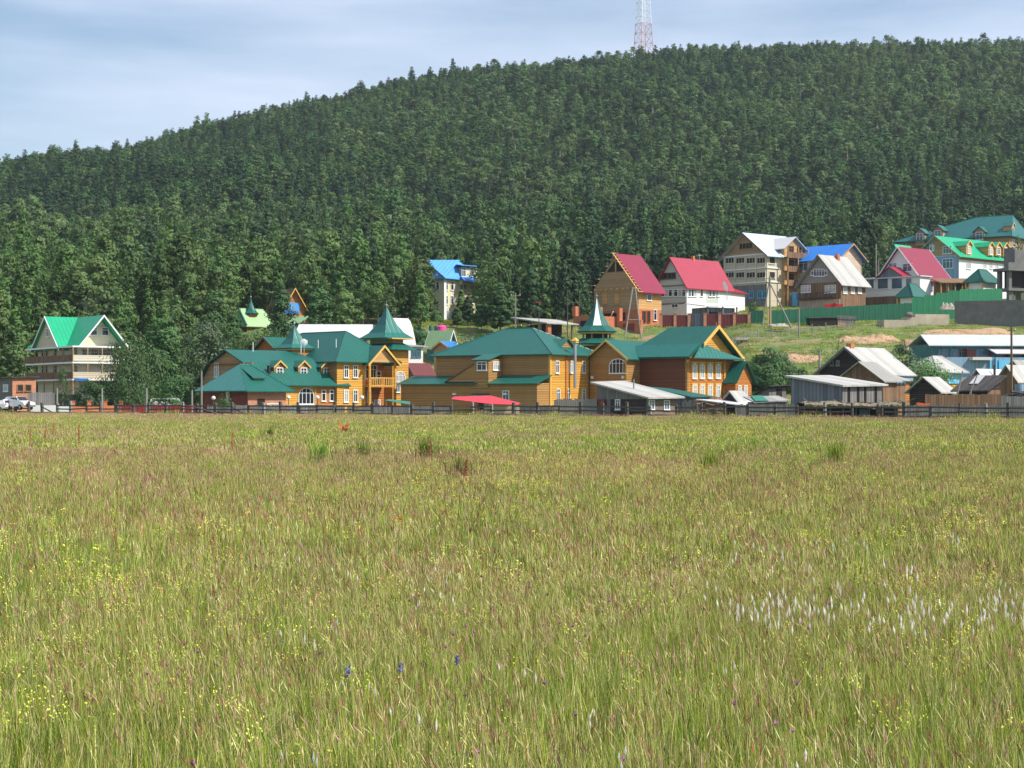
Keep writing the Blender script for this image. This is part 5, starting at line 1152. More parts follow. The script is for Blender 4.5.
for i in range(int(L_/.3)):
    t_ = i*.3/L_; z = terrain(xa+(xb-xa)*t_, Ya+(Yb_-Ya)*t_); x = i*.3
    if r2.random() < .8: b.tube((x, 0, z-.2), (x+r2.uniform(-.3, .3), r2.uniform(-.2, .2), z+r2.uniform(.5, 1.25)), .045, .03, n=4)
    if i % 9 == 0:
        MB().tube((x, 0, z-.3), (x+r2.uniform(-.1, .1), 0, z+1.5), .08, n=6).build('post', 'post', f)
        if p_: MB().tube((p_[0], -.05, p_[1]+.9), (x, -.05, z+.8), .05, n=5).build('rail', 'post', f)
        p_ = (x, z)
b.build('sticks', 'post', f)
Yq = gy(745, 341); s_ = thing('log_pile', 'long pile of grey logs lying on the slope below the maroon fence', 'log pile', (X(735, Yq), Yq, Z(341, Yq)), R(8))
for i in range(5): MB().tube((0+i*.3, i*.35, .2+.22*(i % 2)), (7+i*.4, i*.35, .2+.22*(i % 2)), .2, n=7).build('log', 'post', s_)
# ---- poles
def pole(name, label, px, Y, pb, pt, r=.11, m='post', arm=None, group=None, cat='pole'):
    if Y is None: Y = gy(px, pb)
    z0 = Z(pb, Y); z1 = Z(pt, Y); t_ = thing(name, label, cat, (X(px, Y), Y, z0), 0, group)
    MB().tube((0, 0, -.8), (0, 0, z1-z0), r, r*.75, n=8).build('shaft', m, t_)
    if arm: 
        MB().box(-arm, arm, -.06, .06, z1-z0-.5, z1-z0-.38).build('crossarm', m, t_)
        for s in (-arm*.9, 0, arm*.9): MB().tube((s, 0, z1-z0-.38), (s, 0, z1-z0-.15), .05).build('insulator', 'white', t_)
    return t_
G = 'tall grey posts behind the rail fence'
pole('post', 'grey post in front of the green-roofed guest house birch', 57, 222, 412, 388, .16, group=G)
pole('post', 'grey post left of the dark bushes, above the brick fence', 102, 222, 412, 388, .16, group=G)
pole('post', 'grey post beside the white minibus roof', 146.5, 222, 412, 388, .17, group=G)
pole('post', 'short grey post just left of the brick pavilion', 192, 222, 412, 390, .16, group=G)
pole('utility_pole', 'slim grey pole rising at the left corner of the brick pavilion', 201.5, 216, 410, 371, .14)
pole('utility_pole', 'dark thin pole with crossarm among conifers left of the open shelter', 515.5, 283, 340, 293, .13, arm=.8)
pole('utility_pole', 'thin pole behind the grey flue pipe', 567.5, 283, 345, 290, .1, 'rail')
pole('utility_pole', 'thin dark pole in front of the conifers right of the raspberry hut', 579.5, 300, 325, 290, .1, 'rail')
pole('utility_pole', 'thin grey pole beside the small conifer hut roof', 539, 290, 330, 308, .08, 'rail')
pole('utility_pole', 'grey pole at the lower end of the broken slope fence', 799, None, 338, 308, .14)
pole('utility_pole', 'short dark pole on the slope left of the black log house', 819.5, 232, 375, 349, .16)
pole('utility_pole', 'dark pole with crossarm in front of the long teal building', 1011.5, 200, 412, 327, .17, 'brownb', arm=.5)
pole('utility_pole', 'thin pole below the maroon fence near the yellow gable', 716.5, None, 335, 322, .1)
pole('utility_pole', 'pale pole in front of dark trees left of the white veranda', 876, 345, 285, 244, .16)
pole('utility_pole', 'shorter pale pole right beside the taller pale pole by the veranda', 878.5, 340, 285, 259, .14)
pole('utility_pole', 'thin pole standing on the slope left of the broken fence', 732, None, 350, 337, .12)
t_ = pole('utility_pole', 'three-legged wooden power pole standing above the green fence', 770, 294, 325, 276, .17, arm=.9)
MB().tube((-1.4, 0, -.5), (-.05, 0, 8.2), .15, .11).build('brace', 'post', t_); MB().tube((3.7, -.3, -.6), (.1, 0, 7.0), .15, .11).build('brace', 'post', t_)
t_ = thing('ladder', 'tall grey wooden trestle ladder leaning in front of the unfinished timber house', 'ladder', (X(633, 290), 290, Z(332, 290)))
MB().tube((-1.4, 0, -1), (.1, 2, 7.8), .13).build('rail', 'post', t_); MB().tube((1.4, 0, -1), (.5, 2, 7.8), .13).build('rail', 'post', t_)
for z in (2.1, ): MB().tube((-.85, .6, z), (1.15, .6, z), .08).build('rung', 'post', t_)
for i, (px, pt, pb, dx) in enumerate(((954.5, 371, 397, 3), (965, 375, 397, 4.5), (970, 385, 397, .6))):
    Y = 187; t_ = thing('leaning_pole', ['thick leaning pole against the slatted board roof', 'longer tilted pole crossing the slatted board roof', 'short upright pole beside the slatted board roof'][i], 'pole', (X(px, Y), Y, Z(pb, Y)))
    MB().tube((0, 0, -1), (dx*.3, 0, Z(pt, Y)-Z(pb, Y)), .13 if i == 0 else .08, .07).build('shaft', 'post', t_)
# globe lamps
gl = None
for px, py, lab in ((213.5, 398, 'white globe lamp in front of the dark red brick side of the pavilion'), (288.5, 397.5, 'white globe lamp at the pavilion right corner'), (317.5, 397.5, 'white globe lamp beside the arched window'), (362, 397.5, 'white globe lamp left of the balcony')):
    Y = 219.5 if px > 280 else 214
    if gl is None:
        gl = thing('globe_lamp', lab, 'street lamp', (X(px, Y), Y, 0), 0, 'white globe lamps by the hotel')
        MB().tube((0, 0, -.2), (0, 0, 2.1), .05).build('pole', 'rail', gl); MB().blob((0, 0, 2.3), (.26, .26, .26), 12, 8, j=0).build('globe', 'lamp', gl, smooth=True); o = gl
    else: o = copy_tree(gl); o['label'] = lab
    o.location = (X(px, Y), Y, Z(py, Y)-2.3)
# cars
def car(label, px, Y, z0, rz, L_=4.6, W=1.8, H=1.75, kind='suv', cat='car', name='parked_car'):
    c = thing(name, label, cat, (X(px, Y), Y, z0), rz)
    l, w = L_/2, W/2
    if kind == 'suv': prof = [(-l, .45), (-l, .95), (-l+.1, 1.1), (-l+.35, 1.62), (-l+.7, H), (l-2.0, H), (l-1.25, 1.2), (l-.25, 1.02), (l, .8), (l, .45)]
    else: prof = [(-l, .4), (-l, 1.3), (-l+.15, H-.1), (-l+.4, H), (l-1.0, H), (l-.35, 1.3), (l, 1.1), (l, .4)]
    A = [(x, -w+(.18 if z > 1.15 else 0), z) for x, z in prof]; B = [(x, w-(.18 if z > 1.15 else 0), z) for x, z in prof]
    MB().ext(A, B).build('body', 'car', c)
    gz0, gz1 = 1.18, H-.14
    segs = [(-l+.5, -l+1.3), (-l+1.4, -l+2.35), (-l+2.45, l-1.75)] if kind == 'suv' else [(-l+.4, -l+1.3), (-l+1.45, -l+2.4), (-l+2.55, -l+3.4), (-l+3.55, l-1.2)]
    for s in (-1, 1):
        y = s*(w-.18)
        for a, b in segs: MB().box(a, b, min(y, y+s*.02), max(y, y+s*.02), gz0, gz1).build('side_window', 'glass', c)
    if kind == 'suv':
        MB().slab([(l-1.92, -w+.28, H-.05), (l-1.92, w-.28, H-.05), (l-1.28, w-.24, 1.26), (l-1.28, -w+.24, 1.26)], .02).build('windscreen', 'glass', c).location = (.05, 0, .04)
        MB().box(-l+.1, -l+.34, -w+.35, w-.35, 1.2, 1.5).build('rear_window', 'glass', c)
    else: MB().box(l-.72, l-.66, -w+.25, w-.25, 1.35, H-.2).build('windscreen', 'glass', c)
    for s in (-1, 1):
        MB().box(l-.02, l+.02, s*(w-.35)-.18, s*(w-.35)+.18, .72, .9).build('headlight', 'lamp', c)
        MB().box(-l-.02, -l+.02, s*(w-.2)-.1, s*(w-.2)+.1, .85, 1.2).build('tail_light', 'redp', c)
        for x in (-l+.85, l-.9):
            wh = MB().tube((x, s*(w-.2), .36), (x, s*(w+.02), .36), .36, n=16).build('wheel', 'tyre', c); MB().tube((x, s*(w+.0), .36), (x, s*(w+.04), .36), .2, n=10).build('rim', 'steel', wh)
    MB().box(-l-.06, -l+.0, -w+.05, w-.05, .4, .65).box(l, l+.06, -w+.05, w-.05, .4, .65).build('bumper', 'concrete', c)
    return c
car('white off-road car parked beside the small brick outbuilding, whole car visible', 19, 224, .7, R(-38))
car('white car at the left picture edge, mostly cut off', -7, 224, .45, R(170), 4.3, 1.75, 1.5)
car('white minibus roof behind the dark red fence left of the brick pavilion', 168, 236, .25, R(5), 4.9, 1.9, 2.0, 'van', 'minibus', 'minibus')
# awnings
a = thing('awning', 'large faded red awning on posts in front of the dark log side wing', 'awning', (X(483, 212), 212, 0), R(-6))
zz = Z(402.5, 212)
MB().slab([(-4.1, .6, zz+.45), (-4.1, 3.4, zz+.75), (.5, 3.4, zz+.9), (4.6, .8, zz-.05), (4.4, -.6, zz-.28), (.5, -.8, zz-.1)], .06).build('cloth', 'awning', a)
for x, y, z in ((-3.9, .7, zz+.4), (.4, -.6, zz-.15), (4.2, -.4, zz-.3), (0.4, 3.2, zz+.8), (3.6, 1.6, zz)): MB().tube((x, y, -.3), (x, y, z), .05).build('post', 'steel', a)
MB().box(0, 4.4, 1.6, 1.65, .1, zz-.5).build('side_curtain', 'cream', a)
a = thing('awning', 'small sagging green tarpaulin canopy left of the red awning', 'awning', (X(397, 212), 212, 0), R(-8))
zz = Z(402, 212)
MB().slab([(-1.6, 0, zz+.25), (-1.4, 2, zz+.35), (1.2, 2, zz+.05), (1.7, 0, zz-.3)], .06).build('cloth', 'tarp', a)
for x in (-1.4, 1.5): MB().tube((x, .2, -.3), (x, .2, zz+.1), .05).build('post', 'steel', a)
# dark slabs leaning at the fence
for px, lab in ((226, 'dark sloping sheet pile beside the rail fence before the pavilion'),):
    a = thing('sheet_pile', lab, 'sheet pile', (X(px, 211), 211, 0)); 
    for i in range(4): MB().slab([(-1.4+i*.1, 0+.1*i, .1+.1*i), (1.0+i*.1, 0+.1*i, .25+.1*i), (1.1, 1.3, 1.0+.1*i), (-.6, 1.3, 1.0+.1*i)], .07).build('sheet', 'darkroof', a)
a = thing('board_hatch', 'grey wooden hatch leaning on the rail fence before the dormered wing', 'board panel', (X(297, 213), 213, 0))
MB().slab([(-1.2, -.2, .0), (1.2, -.2, .0), (1.2, .5, 1.15), (-1.2, .5, 1.15)], .06).build('panel', 'greyblue', a)
# water tanks and barrels
a = thing('water_tank', 'bright pink plastic water tank above the lime-roofed hut', 'water tank', (X(441.5, 293), 293, Z(331, 293))); MB().rings([(.75, 0), (.85, .1), (.85, .75), (.6, .95)], 14).build('tank', 'pink', a); MB().rings([(.25, .95), (.25, 1.05)], 10).build('cap', 'pink', a); MB().box(-.8, .8, -.6, .6, -2.5, -.01).build('stand', 'darkin', a)
for px, lab in ((431, 'left blue-grey barrel beside the pink water tank'), (436.3, 'right blue-grey barrel nearest the pink water tank')):
    a = thing('barrel', lab, 'barrel', (X(px, 293), 293, Z(331, 293)), 0, 'barrels by the pink tank'); MB().rings([(.33, 0), (.36, .3), (.33, .34), (.36, .6), (.33, .95)], 12).build('drum', 'tealwall', a); MB().box(-.4, .4, -.4, .4, -2.5, -.01).build('stand', 'darkin', a)
a = thing('barrel', 'light blue metal barrel standing at the lower right before the brick fronted house', 'barrel', (X(1019.5, 188), 188, Z(396, 188))); MB().rings([(.5, 0), (.52, .4), (.5, .45), (.52, .9), (.5, 1.3)], 14).build('drum', 'bluewall', a); MB().box(-.7, .7, -.6, .6, -3, -.01).build('stand', 'brownb', a)
a = thing('tractor_bucket', 'bright orange machine part lying left of the rusty board fence', 'machine part', (X(921, 183), 183, Z(407, 183))); MB().ext([(-.5, 0, 0), (.5, 0, 0), (.6, 0, .35), (-.35, 0, .5)], [(-.5, .6, 0), (.5, .6, 0), (.6, .6, .35), (-.35, .6, .5)]).build('bucket', 'orange', a); MB().tube((.4, .3, .1), (1.0, .3, .35), .08).build('arm', 'orange', a); MB().box(-.4, .4, .1, .5, -1.5, -.01).build('stand', 'grey', a)
a = thing('hay_wagon', 'pile of dark scrap timber left of the tiny white-roofed hut', 'scrap heap', (X(711, 196), 196, 0))
r2 = random.Random(3); b = MB()
for i in range(26): x, z = r2.uniform(-2, 2), r2.uniform(.3, 1.9); b.tube((x-r2.uniform(.4, 1), r2.uniform(-.6, .6), z+r2.uniform(-.4, .3)), (x+r2.uniform(.4, 1), r2.uniform(-.6, .6), z+r2.uniform(-.3, .4)), r2.uniform(.05, .14), n=5)
b.build('scrap', 'brownb', a); a.name = 'scrap_heap'; MB().blob((.4, 0, 1.9), (.9, .5, .5), 8, 5, seed=4).build('cover', 'brownb', a)
a = thing('scrap_heap', 'tangle of dark scrap beside the light blue barrel', 'scrap heap', (X(1010, 187), 187, Z(404, 187)))
b = MB()
for i in range(22): x, z = r2.uniform(-1.8, 1.8), r2.uniform(-.2, 1.4); b.tube((x-r2.uniform(.4, 1), r2.uniform(-.4, .4), z+r2.uniform(-.4, .3)), (x+r2.uniform(.4, 1), r2.uniform(-.4, .4), z+r2.uniform(-.3, .4)), r2.uniform(.06, .16), n=5)
b.build('scrap', 'darkroof', a)
for px, Y, lab in ((372, 218, 'person in dark clothes standing under the balcony behind the fence'), (377.5, 221, 'person in dark red top standing right of the other under the balcony')):
    pm = mat('dark_jacket', (.04, .03, .04), .8) if px < 375 else mat('dark_red_jacket', (.18, .03, .03), .8)
    a = thing('person', lab, 'person', (X(px, Y), Y, 0), R(20))
    V = [((0, 0, .95), .17), ((0, 0, 1.2), .15), ((0, 0, 1.42), .16), ((0, 0, 1.55), .06), ((0, 0, 1.68), .095), ((0, 0, 1.78), .07), ((.1, 0, .85), .1), ((.11, .02, .48), .07), ((.12, 0, .08), .05), ((.12, -.14, .04), .045), ((-.1, 0, .85), .1), ((-.11, .02, .48), .07), ((-.12, 0, .08), .05), ((-.12, -.14, .04), .045), ((.2, 0, 1.42), .06), ((.27, 0, 1.15), .05), ((.22, -.18, 1.0), .035), ((-.2, 0, 1.42), .06), ((-.27, .02, 1.15), .05), ((-.26, -.08, .9), .035)]
    E_ = [(0,1),(1,2),(2,3),(3,4),(4,5),(0,6),(6,7),(7,8),(8,9),(0,10),(10,11),(11,12),(12,13),(2,14),(14,15),(15,16),(2,17),(17,18),(18,19)]
    me = bpy.data.meshes.new('body'); me.from_pydata([v for v, _ in V], E_, []); me.materials.append(pm); bo = bpy.data.objects.new('body', me); COL.objects.link(bo); bo.parent = a
    sk = bo.modifiers.new('skin', 'SKIN'); 
    for i, (v, r_) in enumerate(V): me.skin_vertices[0].data[i].radius = (r_, r_)
    me.skin_vertices[0].data[0].use_root = True; bo.modifiers.new('sub', 'SUBSURF').levels = 1; bo.modifiers['sub'].render_levels = 1
    MB().blob((0, -.0, 1.70), (.10, .105, .12), 10, 8, j=0).build('head', mat('skin', (.45, .25, .17), .6), a, smooth=True); MB().blob((0, .02, 1.745), (.108, .11, .1), 10, 6, j=.05).build('hair', 'tyre', a)
# ---- lattice radio tower behind the ridge
Yt = 985; t_ = thing('radio_tower', 'red and white lattice radio tower standing behind the wooded ridge', 'radio tower', (X(643.5, Yt), Yt, Z(62, Yt)), R(28))
Ht = 62; 
def hw(z): return 4.3*(1-z/95)
zs_ = [0, 5.5, 11, 16.5, 22]+[22+4*i for i in range(1, 11)]
for i, (za, zb_) in enumerate(zip(zs_, zs_[1:])):
    m = 'steelred' if zb_ <= 22 or 42 < zb_ <= 54 else 'steelwhite'; a_, b_ = hw(za), hw(zb_); q = MB()
    for sx, sy in ((-1, -1), (1, -1), (1, 1), (-1, 1)): q.tube((sx*a_, sy*a_, za), (sx*b_, sy*b_, zb_), .19, n=4)
    for (s1, s2) in (((-1, -1), (1, -1)), ((1, -1), (1, 1)), ((1, 1), (-1, 1)), ((-1, 1), (-1, -1))):
        q.tube((s1[0]*a_, s1[1]*a_, za), (s2[0]*b_, s2[1]*b_, zb_), .10, n=4); q.tube((s2[0]*a_, s2[1]*a_, za), (s1[0]*b_, s1[1]*b_, zb_), .12, n=4) if zb_ <= 22 else None
        q.tube((s1[0]*b_, s1[1]*b_, zb_), (s2[0]*b_, s2[1]*b_, zb_), .12, n=4)
    q.build('lattice_section', m, t_)
q = MB()
for s in (-.8, .8): q.tube((s, 0, 0), (s, 0, Ht), .1, n=4)
for i in range(60): q.tube((-.8, 0, i*1.03), (.8, 0, i*1.03+.5), .06, n=4)
q.build('climbing_ladder', 'steelwhite', t_)
# ---- white bird
def flyer(name, label, cat, loc, rz, body, wings, bodym, wingm, tilt=0):
    t_ = thing(name, label, cat, loc, rz); t_.rotation_euler[1] = tilt
    MB().blob(*body, 8, 6, j=0).build('body', bodym, t_, smooth=True)
    for w in wings: MB().ext([(p[0], p[1], p[2]-.002) for p in w], w).build('wing', wingm, t_)
    return t_
Yb = 380; b_ = flyer('gull', 'small white bird gliding in the sky above the left shoulder of the ridge', 'bird', (X(266.5, Yb), Yb, Z(104.5, Yb)), R(20), ((0, 0, 0), (.28, .1, .1)), [[(.1, .05, .02), (-.12, .05, .02), (-.2, .6, .2), (-.15, .75, .16), (0, .6, .2)], [(.1, -.05, .02), (-.12, -.05, .02), (-.2, -.6, .2), (-.15, -.75, .16), (0, -.6, .2)]], 'white', 'white')
MB().blob((.3, 0, .03), (.08, .06, .06), 8, 6, j=0).build('head', 'white', b_); MB().tube((.36, 0, .02), (.44, 0, .01), .02, .005).build('beak', 'orange', b_); MB().ext([(-.25, -.05, 0), (-.25, .05, 0), (-.42, .1, 0), (-.42, -.1, 0)], [(-.25, -.05, .02), (-.25, .05, .02), (-.42, .1, .02), (-.42, -.1, .02)]).build('tail', 'white', b_)
bw = mat('orange_brown_butterfly_wing', (.42, .12, .015), .7, var=.6, nscale=60, col2=(.1, .02, .01)); bb = mat('dark_butterfly_body', (.03, .012, .01), .8)
def butterfly(label, px, py, Y, s, rz, ud):
    t_ = thing('butterfly', label, 'butterfly', (X(px, Y), Y, Z(py, Y)), rz, None); t_.rotation_euler = (R(58), R(12), rz*.4); t_.scale = (s, s, s)
    MB().blob((0, 0, 0), (.0035, .016, .0035), 8, 6, j=0).build('body', bb, t_); 
    for sg in (-1, 1):
        c, sn_ = math.cos(ud), math.sin(ud)
        for nm, pts in (('forewing', [(.002, .002), (.012, .018), (.03, .024), (.034, .016), (.026, .004), (.004, -.002)]), ('hindwing', [(.002, -.001), (.022, .001), (.025, -.01), (.016, -.02), (.006, -.016)])):
            w = [(sg*x*c, y, x*sn_) for x, y in pts]; MB().ext([(a, b, z-.0008) for a, b, z in w], w).build(nm, bw, t_)
        MB().tube((0, .015, 0), (sg*.007, .03, .006), .0004, n=4).build('antenna', bb, t_)
butterfly('largest orange-brown butterfly, fluttering just below the rail fence at left centre', 343, 428, 8.2, 1.0, R(60), R(25))
butterfly('small orange butterfly over mid meadow, left one of the lower pair', 399, 518.5, 11.5, .75, R(80), R(25))
butterfly('small orange butterfly over mid meadow, right one of the lower pair', 443, 513.5, 12, .75, R(-60), R(50))

a = thing('red_tank', 'bright red tank standing behind the dark green fence below the plank house', 'tank', (X(835, 308), 308, Z(311, 308))); MB().box(-1.6, 1.5, 0, 1.4, 0, 1.25).build('tank', 'redp', a); MB().rings([(.3, 1.25), (.3, 1.5)], 10).build('cap', 'redp', a); MB().box(-1.5, 1.4, .1, 1.3, -2.5, -.01).build('stand', 'concrete', a)
for i, (px, lab) in enumerate(((815, 'left brick stack showing above the dark green fence'), (804, 'small brick stack left of the others above the dark green fence'), (793, 'leftmost low brick stack above the dark green fence'))):
    a = thing('brick_stack', lab, 'brick stack', (X(px, 306), 306, Z(316, 306)), R(10*i)); MB().box(-.8, .8, 0, .9, -1, 1.0).box(-.6, .5, .05, .8, 1.003, 1.25).build('bricks', 'brick_p', a); MB().box(-.9, .9, -.05, .95, -1.3, -1.003).build('pallet', 'brownb', a)
# ================================================================ TREES
def leaf_cloud(mb, clusters, per, ls, rng, up=.25, flat=.8, co=.9):
    """leaf clumps: small bent faces scattered round cluster centres, facing mostly outward"""
    for (cx, cy, cz, r, rz_) in clusters:
        for _ in range(per):
            d = Vector((rng.gauss(0, 1), rng.gauss(0, 1), rng.gauss(0, 1))); d.normalize()
            k = rng.uniform(.4, 1)**.6; p = Vector((cx+d.x*r*k, cy+d.y*r*k, cz+d.z*rz_*k))
            ax = Vector((cx, cy, 0)); ax = ax.normalized() if ax.length > .05 else Vector((0, 0, .5)); n = (d*.7+ax*co+Vector((rng.gauss(0, .4), rng.gauss(0, .4), rng.gauss(0, .4)+up+.25))).normalized()
            a = n.orthogonal().normalized(); a.rotate(Matrix.Rotation(rng.uniform(0, 6.28), 3, n)); b = n.cross(a)
            s = ls*rng.uniform(.6, 1.35); o = len(mb.v)
            mb.v += [tuple(p-a*s), tuple(p-b*s*flat*.7), tuple(p+a*s+n*s*.15), tuple(p+b*s*flat*.7)]
            mb.f.append((o, o+1, o+2, o+3)); mb.mi.append(mb.k)
def clusters_for(kind, H, rng, dens=1.0):
    C_ = []; kind = {'fir': 'larch', 'aspen': 'birch'}.get(kind, kind)
    if kind in ('pine',):
        n = int(26*dens)
        for i in range(n):
            t_ = (i+.5)/n; z = H*(.24+.74*t_); env = H*.175*(1-t_**1.8)**.7*(1 if t_ > .2 else .65+t_)+.1
            for q in range(3 if t_ < .85 else 1):
                a = rng.uniform(0, 6.28); rr_ = env*rng.uniform(.35, 1.0); C_.append((rr_*math.cos(a), rr_*math.sin(a), z+rng.uniform(-.3, .3), H*.055*rng.uniform(.8, 1.3), H*.045))
    elif kind == 'larch':
        n = int(30*dens)
        for i in range(n):
            t_ = (i+.5)/n; z = H*(.12+.87*t_); env = H*.165*(1-t_)**.8+.06
            for q in range(3 if t_ < .8 else 1):
                a = rng.uniform(0, 6.28); rr_ = env*rng.uniform(.45, 1.0); C_.append((rr_*math.cos(a), rr_*math.sin(a), z-rr_*.15, H*.042*rng.uniform(.8, 1.3), H*.035))
    elif kind in ('birch', 'willow'):
        n = int(60*dens)
        for i in range(n):
            t_ = rng.random(); z = H*(.28+.68*t_); env = H*.23*math.sin(math.pi*min(1, .12+.86*t_))**.75
            a = rng.uniform(0, 6.28); rr_ = env*rng.uniform(.3, 1.0); C_.append((rr_*math.cos(a), rr_*math.sin(a), z, H*.065*rng.uniform(.7, 1.4), H*.055*rng.uniform(.7, 1.3)))
    else:  # bush
        n = int(60*dens)
        for i in range(n):
            a = rng.uniform(0, 6.28); e = math.asin(rng.random()); k = rng.uniform(.55, 1)
            C_.append((H*.62*k*math.cos(e)*math.cos(a), H*.62*k*math.cos(e)*math.sin(a), H*.08+H*.78*k*math.sin(e), H*.14*rng.uniform(.7, 1.3), H*.11))
    return C_
def trunk_mb(kind, H, rng, mb=None, limbs=8):
    mb = mb or MB(); r = H*.016 if kind not in ('bush', 'shrub') else H*.03; top = H*(.96 if kind in ('larch', 'pine') else .8)
    pts = [Vector((rng.gauss(0, .006)*H*(i > 0), rng.gauss(0, .006)*H*(i > 0), -.8+(top+.8)*i/4)) for i in range(5)]
    for i in range(4): mb.tube(pts[i], pts[i+1], r*(1-.22*i), r*(1-.22*(i+1)), n=6)
    for i in range(limbs):
        t_ = rng.uniform(.3, .85); p = pts[0].lerp(pts[4], t_); a = rng.uniform(0, 6.28); l = H*.17*(1.1-t_)
        mb.tube(p, p+Vector((l*math.cos(a), l*math.sin(a), l*(.6 if kind in ('birch', 'willow', 'bush', 'shrub') else .05))), r*.35, r*.1, n=4)
    return mb
BARK = {'pine': 'bark', 'larch': 'bark', 'birch': 'birchbark', 'willow': 'bark', 'bush': 'bark', 'shrub': 'bark', 'fir': 'bark', 'aspen': 'birchbark'}
def make_tree(kind, H, seed, per, ls, label, group=None, dens=1.0, name=None, cat='tree'):
    rng = random.Random(seed)
    t_ = thing(name or {'pine': 'pine_tree', 'larch': 'larch_tree', 'birch': 'birch_tree', 'fir': 'fir_tree', 'aspen': 'aspen_tree', 'willow': 'willow_tree', 'bush': 'bush', 'shrub': 'bush'}[kind], label, cat, group=group)
    m = MB(); leaf_cloud(m, clusters_for(kind, H, rng, dens), per, ls, rng); m.build('crown', FOL[kind], t_, fix=False)
    trunk_mb(kind, H, rng).build('trunk', BARK[kind], t_, fix=False); return t_
# forest edge individuals and mass
def ymin(px):
    return lerp([(-400,262),(-20,262),(180,262),(200,275),(228,275),(236,312),(280,312),(286,322),(304,322),(307,302),(425,302),(429,350),(481,350),(485,300),(575,312),(588,330),(600,345),(735,352),(750,378),(860,388),(885,402),(893,432),(1024,440),(1500,440)], px)
rng = random.Random(11); spots = []
Y = 262.0
while Y < 975:
    sp = 4.2-.0*(Y-262) if Y < 560 else 4.1; hw_ = .345*Y+25; x = -hw_
    while x < hw_:
        xx = x+rng.uniform(-.45, .45)*sp; yy = Y+rng.uniform(-.45, .45)*sp; px = 512+xx/yy*FL
        if yy > ymin(px): spots.append((xx, yy, px))
        x += sp
    Y += sp
def kind_at(x, y, r):
    px = 512+x/y*FL; n = math.sin(x*.023+y*.011)+math.sin(x*.011-y*.019+2)+.6*math.sin(x*.06+y*.05)
    q = math.sin(x*.031-y*.013+.7)+math.sin(x*.009+y*.021+4)+.5*math.sin(x*.07-y*.04)
    b = .22+.16*n; a_ = max(0, .16*q-.04); f = max(.06, .22-.22*q)
    if px < 430 and 410 < y < 600: b += .38; a_ += .12               # birch belt across the lower left slope
    if px < 330 and y > 600: b -= .15; f += .25; a_ *= .3
    if px > 480 and y > 760: b += .12; a_ += .14
    if px > 560 and y < 520: b = .05; a_ = .02; f += .42
    if y > 700: f *= .5
    b = max(.03, b); l = .14+.1*math.sin(x*.05-y*.03)
    if y < 380 and px < 430: l += .25
    for k, w in (('birch', b), ('aspen', a_), ('larch', l), ('fir', f)):
        if r < w: return k
        r -= w
    return 'pine'
HT = {'pine': 12.5, 'larch': 13.5, 'birch': 11.5, 'fir': 13.0, 'aspen': 10.5}
forest = []
for x, y, px in spots:
    k = kind_at(x, y, rng.random()); h_ = HT[k]*(rng.uniform(.62, 1.12)+.30*(rng.random() < .12))*(1-.24*ss(560, 800, y))*(1+.12*math.sin(x*.06+y*.02)*math.sin(y*.05))
    if y > 900: h_ *= rng.uniform(.7, 1.0)
    forest.append([y, x, px, k, h_, rng.uniform(0, 6.28)])
forest.sort(key=lambda a: a[0]-18*(a[4]/11))
inview = [f for f in forest if -25 < f[2] < 1049]
# nearest ranks: count per direction so that each one shows
near = []; band = {}
for f in inview:
    b = int(f[2]//9); c = band.get(b, 0)
    if c < 3 and len(near) < 290 and f[0] < 470: band[b] = c+1; near.append(f)
ns = set(id(f) for f in near)
LAB = {'pine': 'dark green irregular pine at the forest edge', 'larch': 'tapering conical larch at the forest edge', 'birch': 'lighter rounded birch at the forest edge', 'fir': 'very dark narrow fir at the forest edge', 'aspen': 'pale green round aspen at the forest edge'}
def region(px):
    for e, t_ in ((128, 'behind the green-roofed guest house'), (230, 'between guest house and pale green roof'), (330, 'above the pale green roof and orange cabin'), (425, 'above the golden hotel spire tower'), (490, 'around the yellow house with sky blue roof'),
                  (590, 'above the middle teal hotel roof'), (740, 'behind the two steep red roofs'), (870, 'behind the beige guest house and blue roof')):
        if px < e: return t_
    return 'above the huge teal-roofed hotel'
proto = {}
for i, k in enumerate(('pine', 'larch', 'birch', 'fir', 'aspen')):
    proto[k] = [make_tree(k, HT[k], 20+i*10+j, 17 if k not in ('birch', 'aspen') else 26, .30 if k not in ('birch', 'aspen') else .27, LAB[k]) for j in range(3)]
used = set()
for i, (y, x, px, k, h_, rot) in enumerate(near):
    j = i % 3; p = proto[k][j]; key = (k, j)
    o = copy_tree(p) if key in used else p; used.add(key)
    s = h_/HT[k]; rg = region(px); o['label'] = LAB[k]+' '+rg; o['group'] = {'pine': 'pines', 'larch': 'larches', 'birch': 'birches', 'fir': 'firs', 'aspen': 'aspens'}[k]+' '+rg; o.location = (x, y, terrain(x, y)-.1); o.rotation_euler = (0, 0, rot); o.scale = (s*rng.uniform(.92, 1.15), s*rng.uniform(.92, 1.15), s)
for k in proto:
    for j, p in enumerate(proto[k]):
        if (k, j) not in used:
            for ch in list(p.children): bpy.data.objects.remove(ch)
            bpy.data.objects.remove(p)
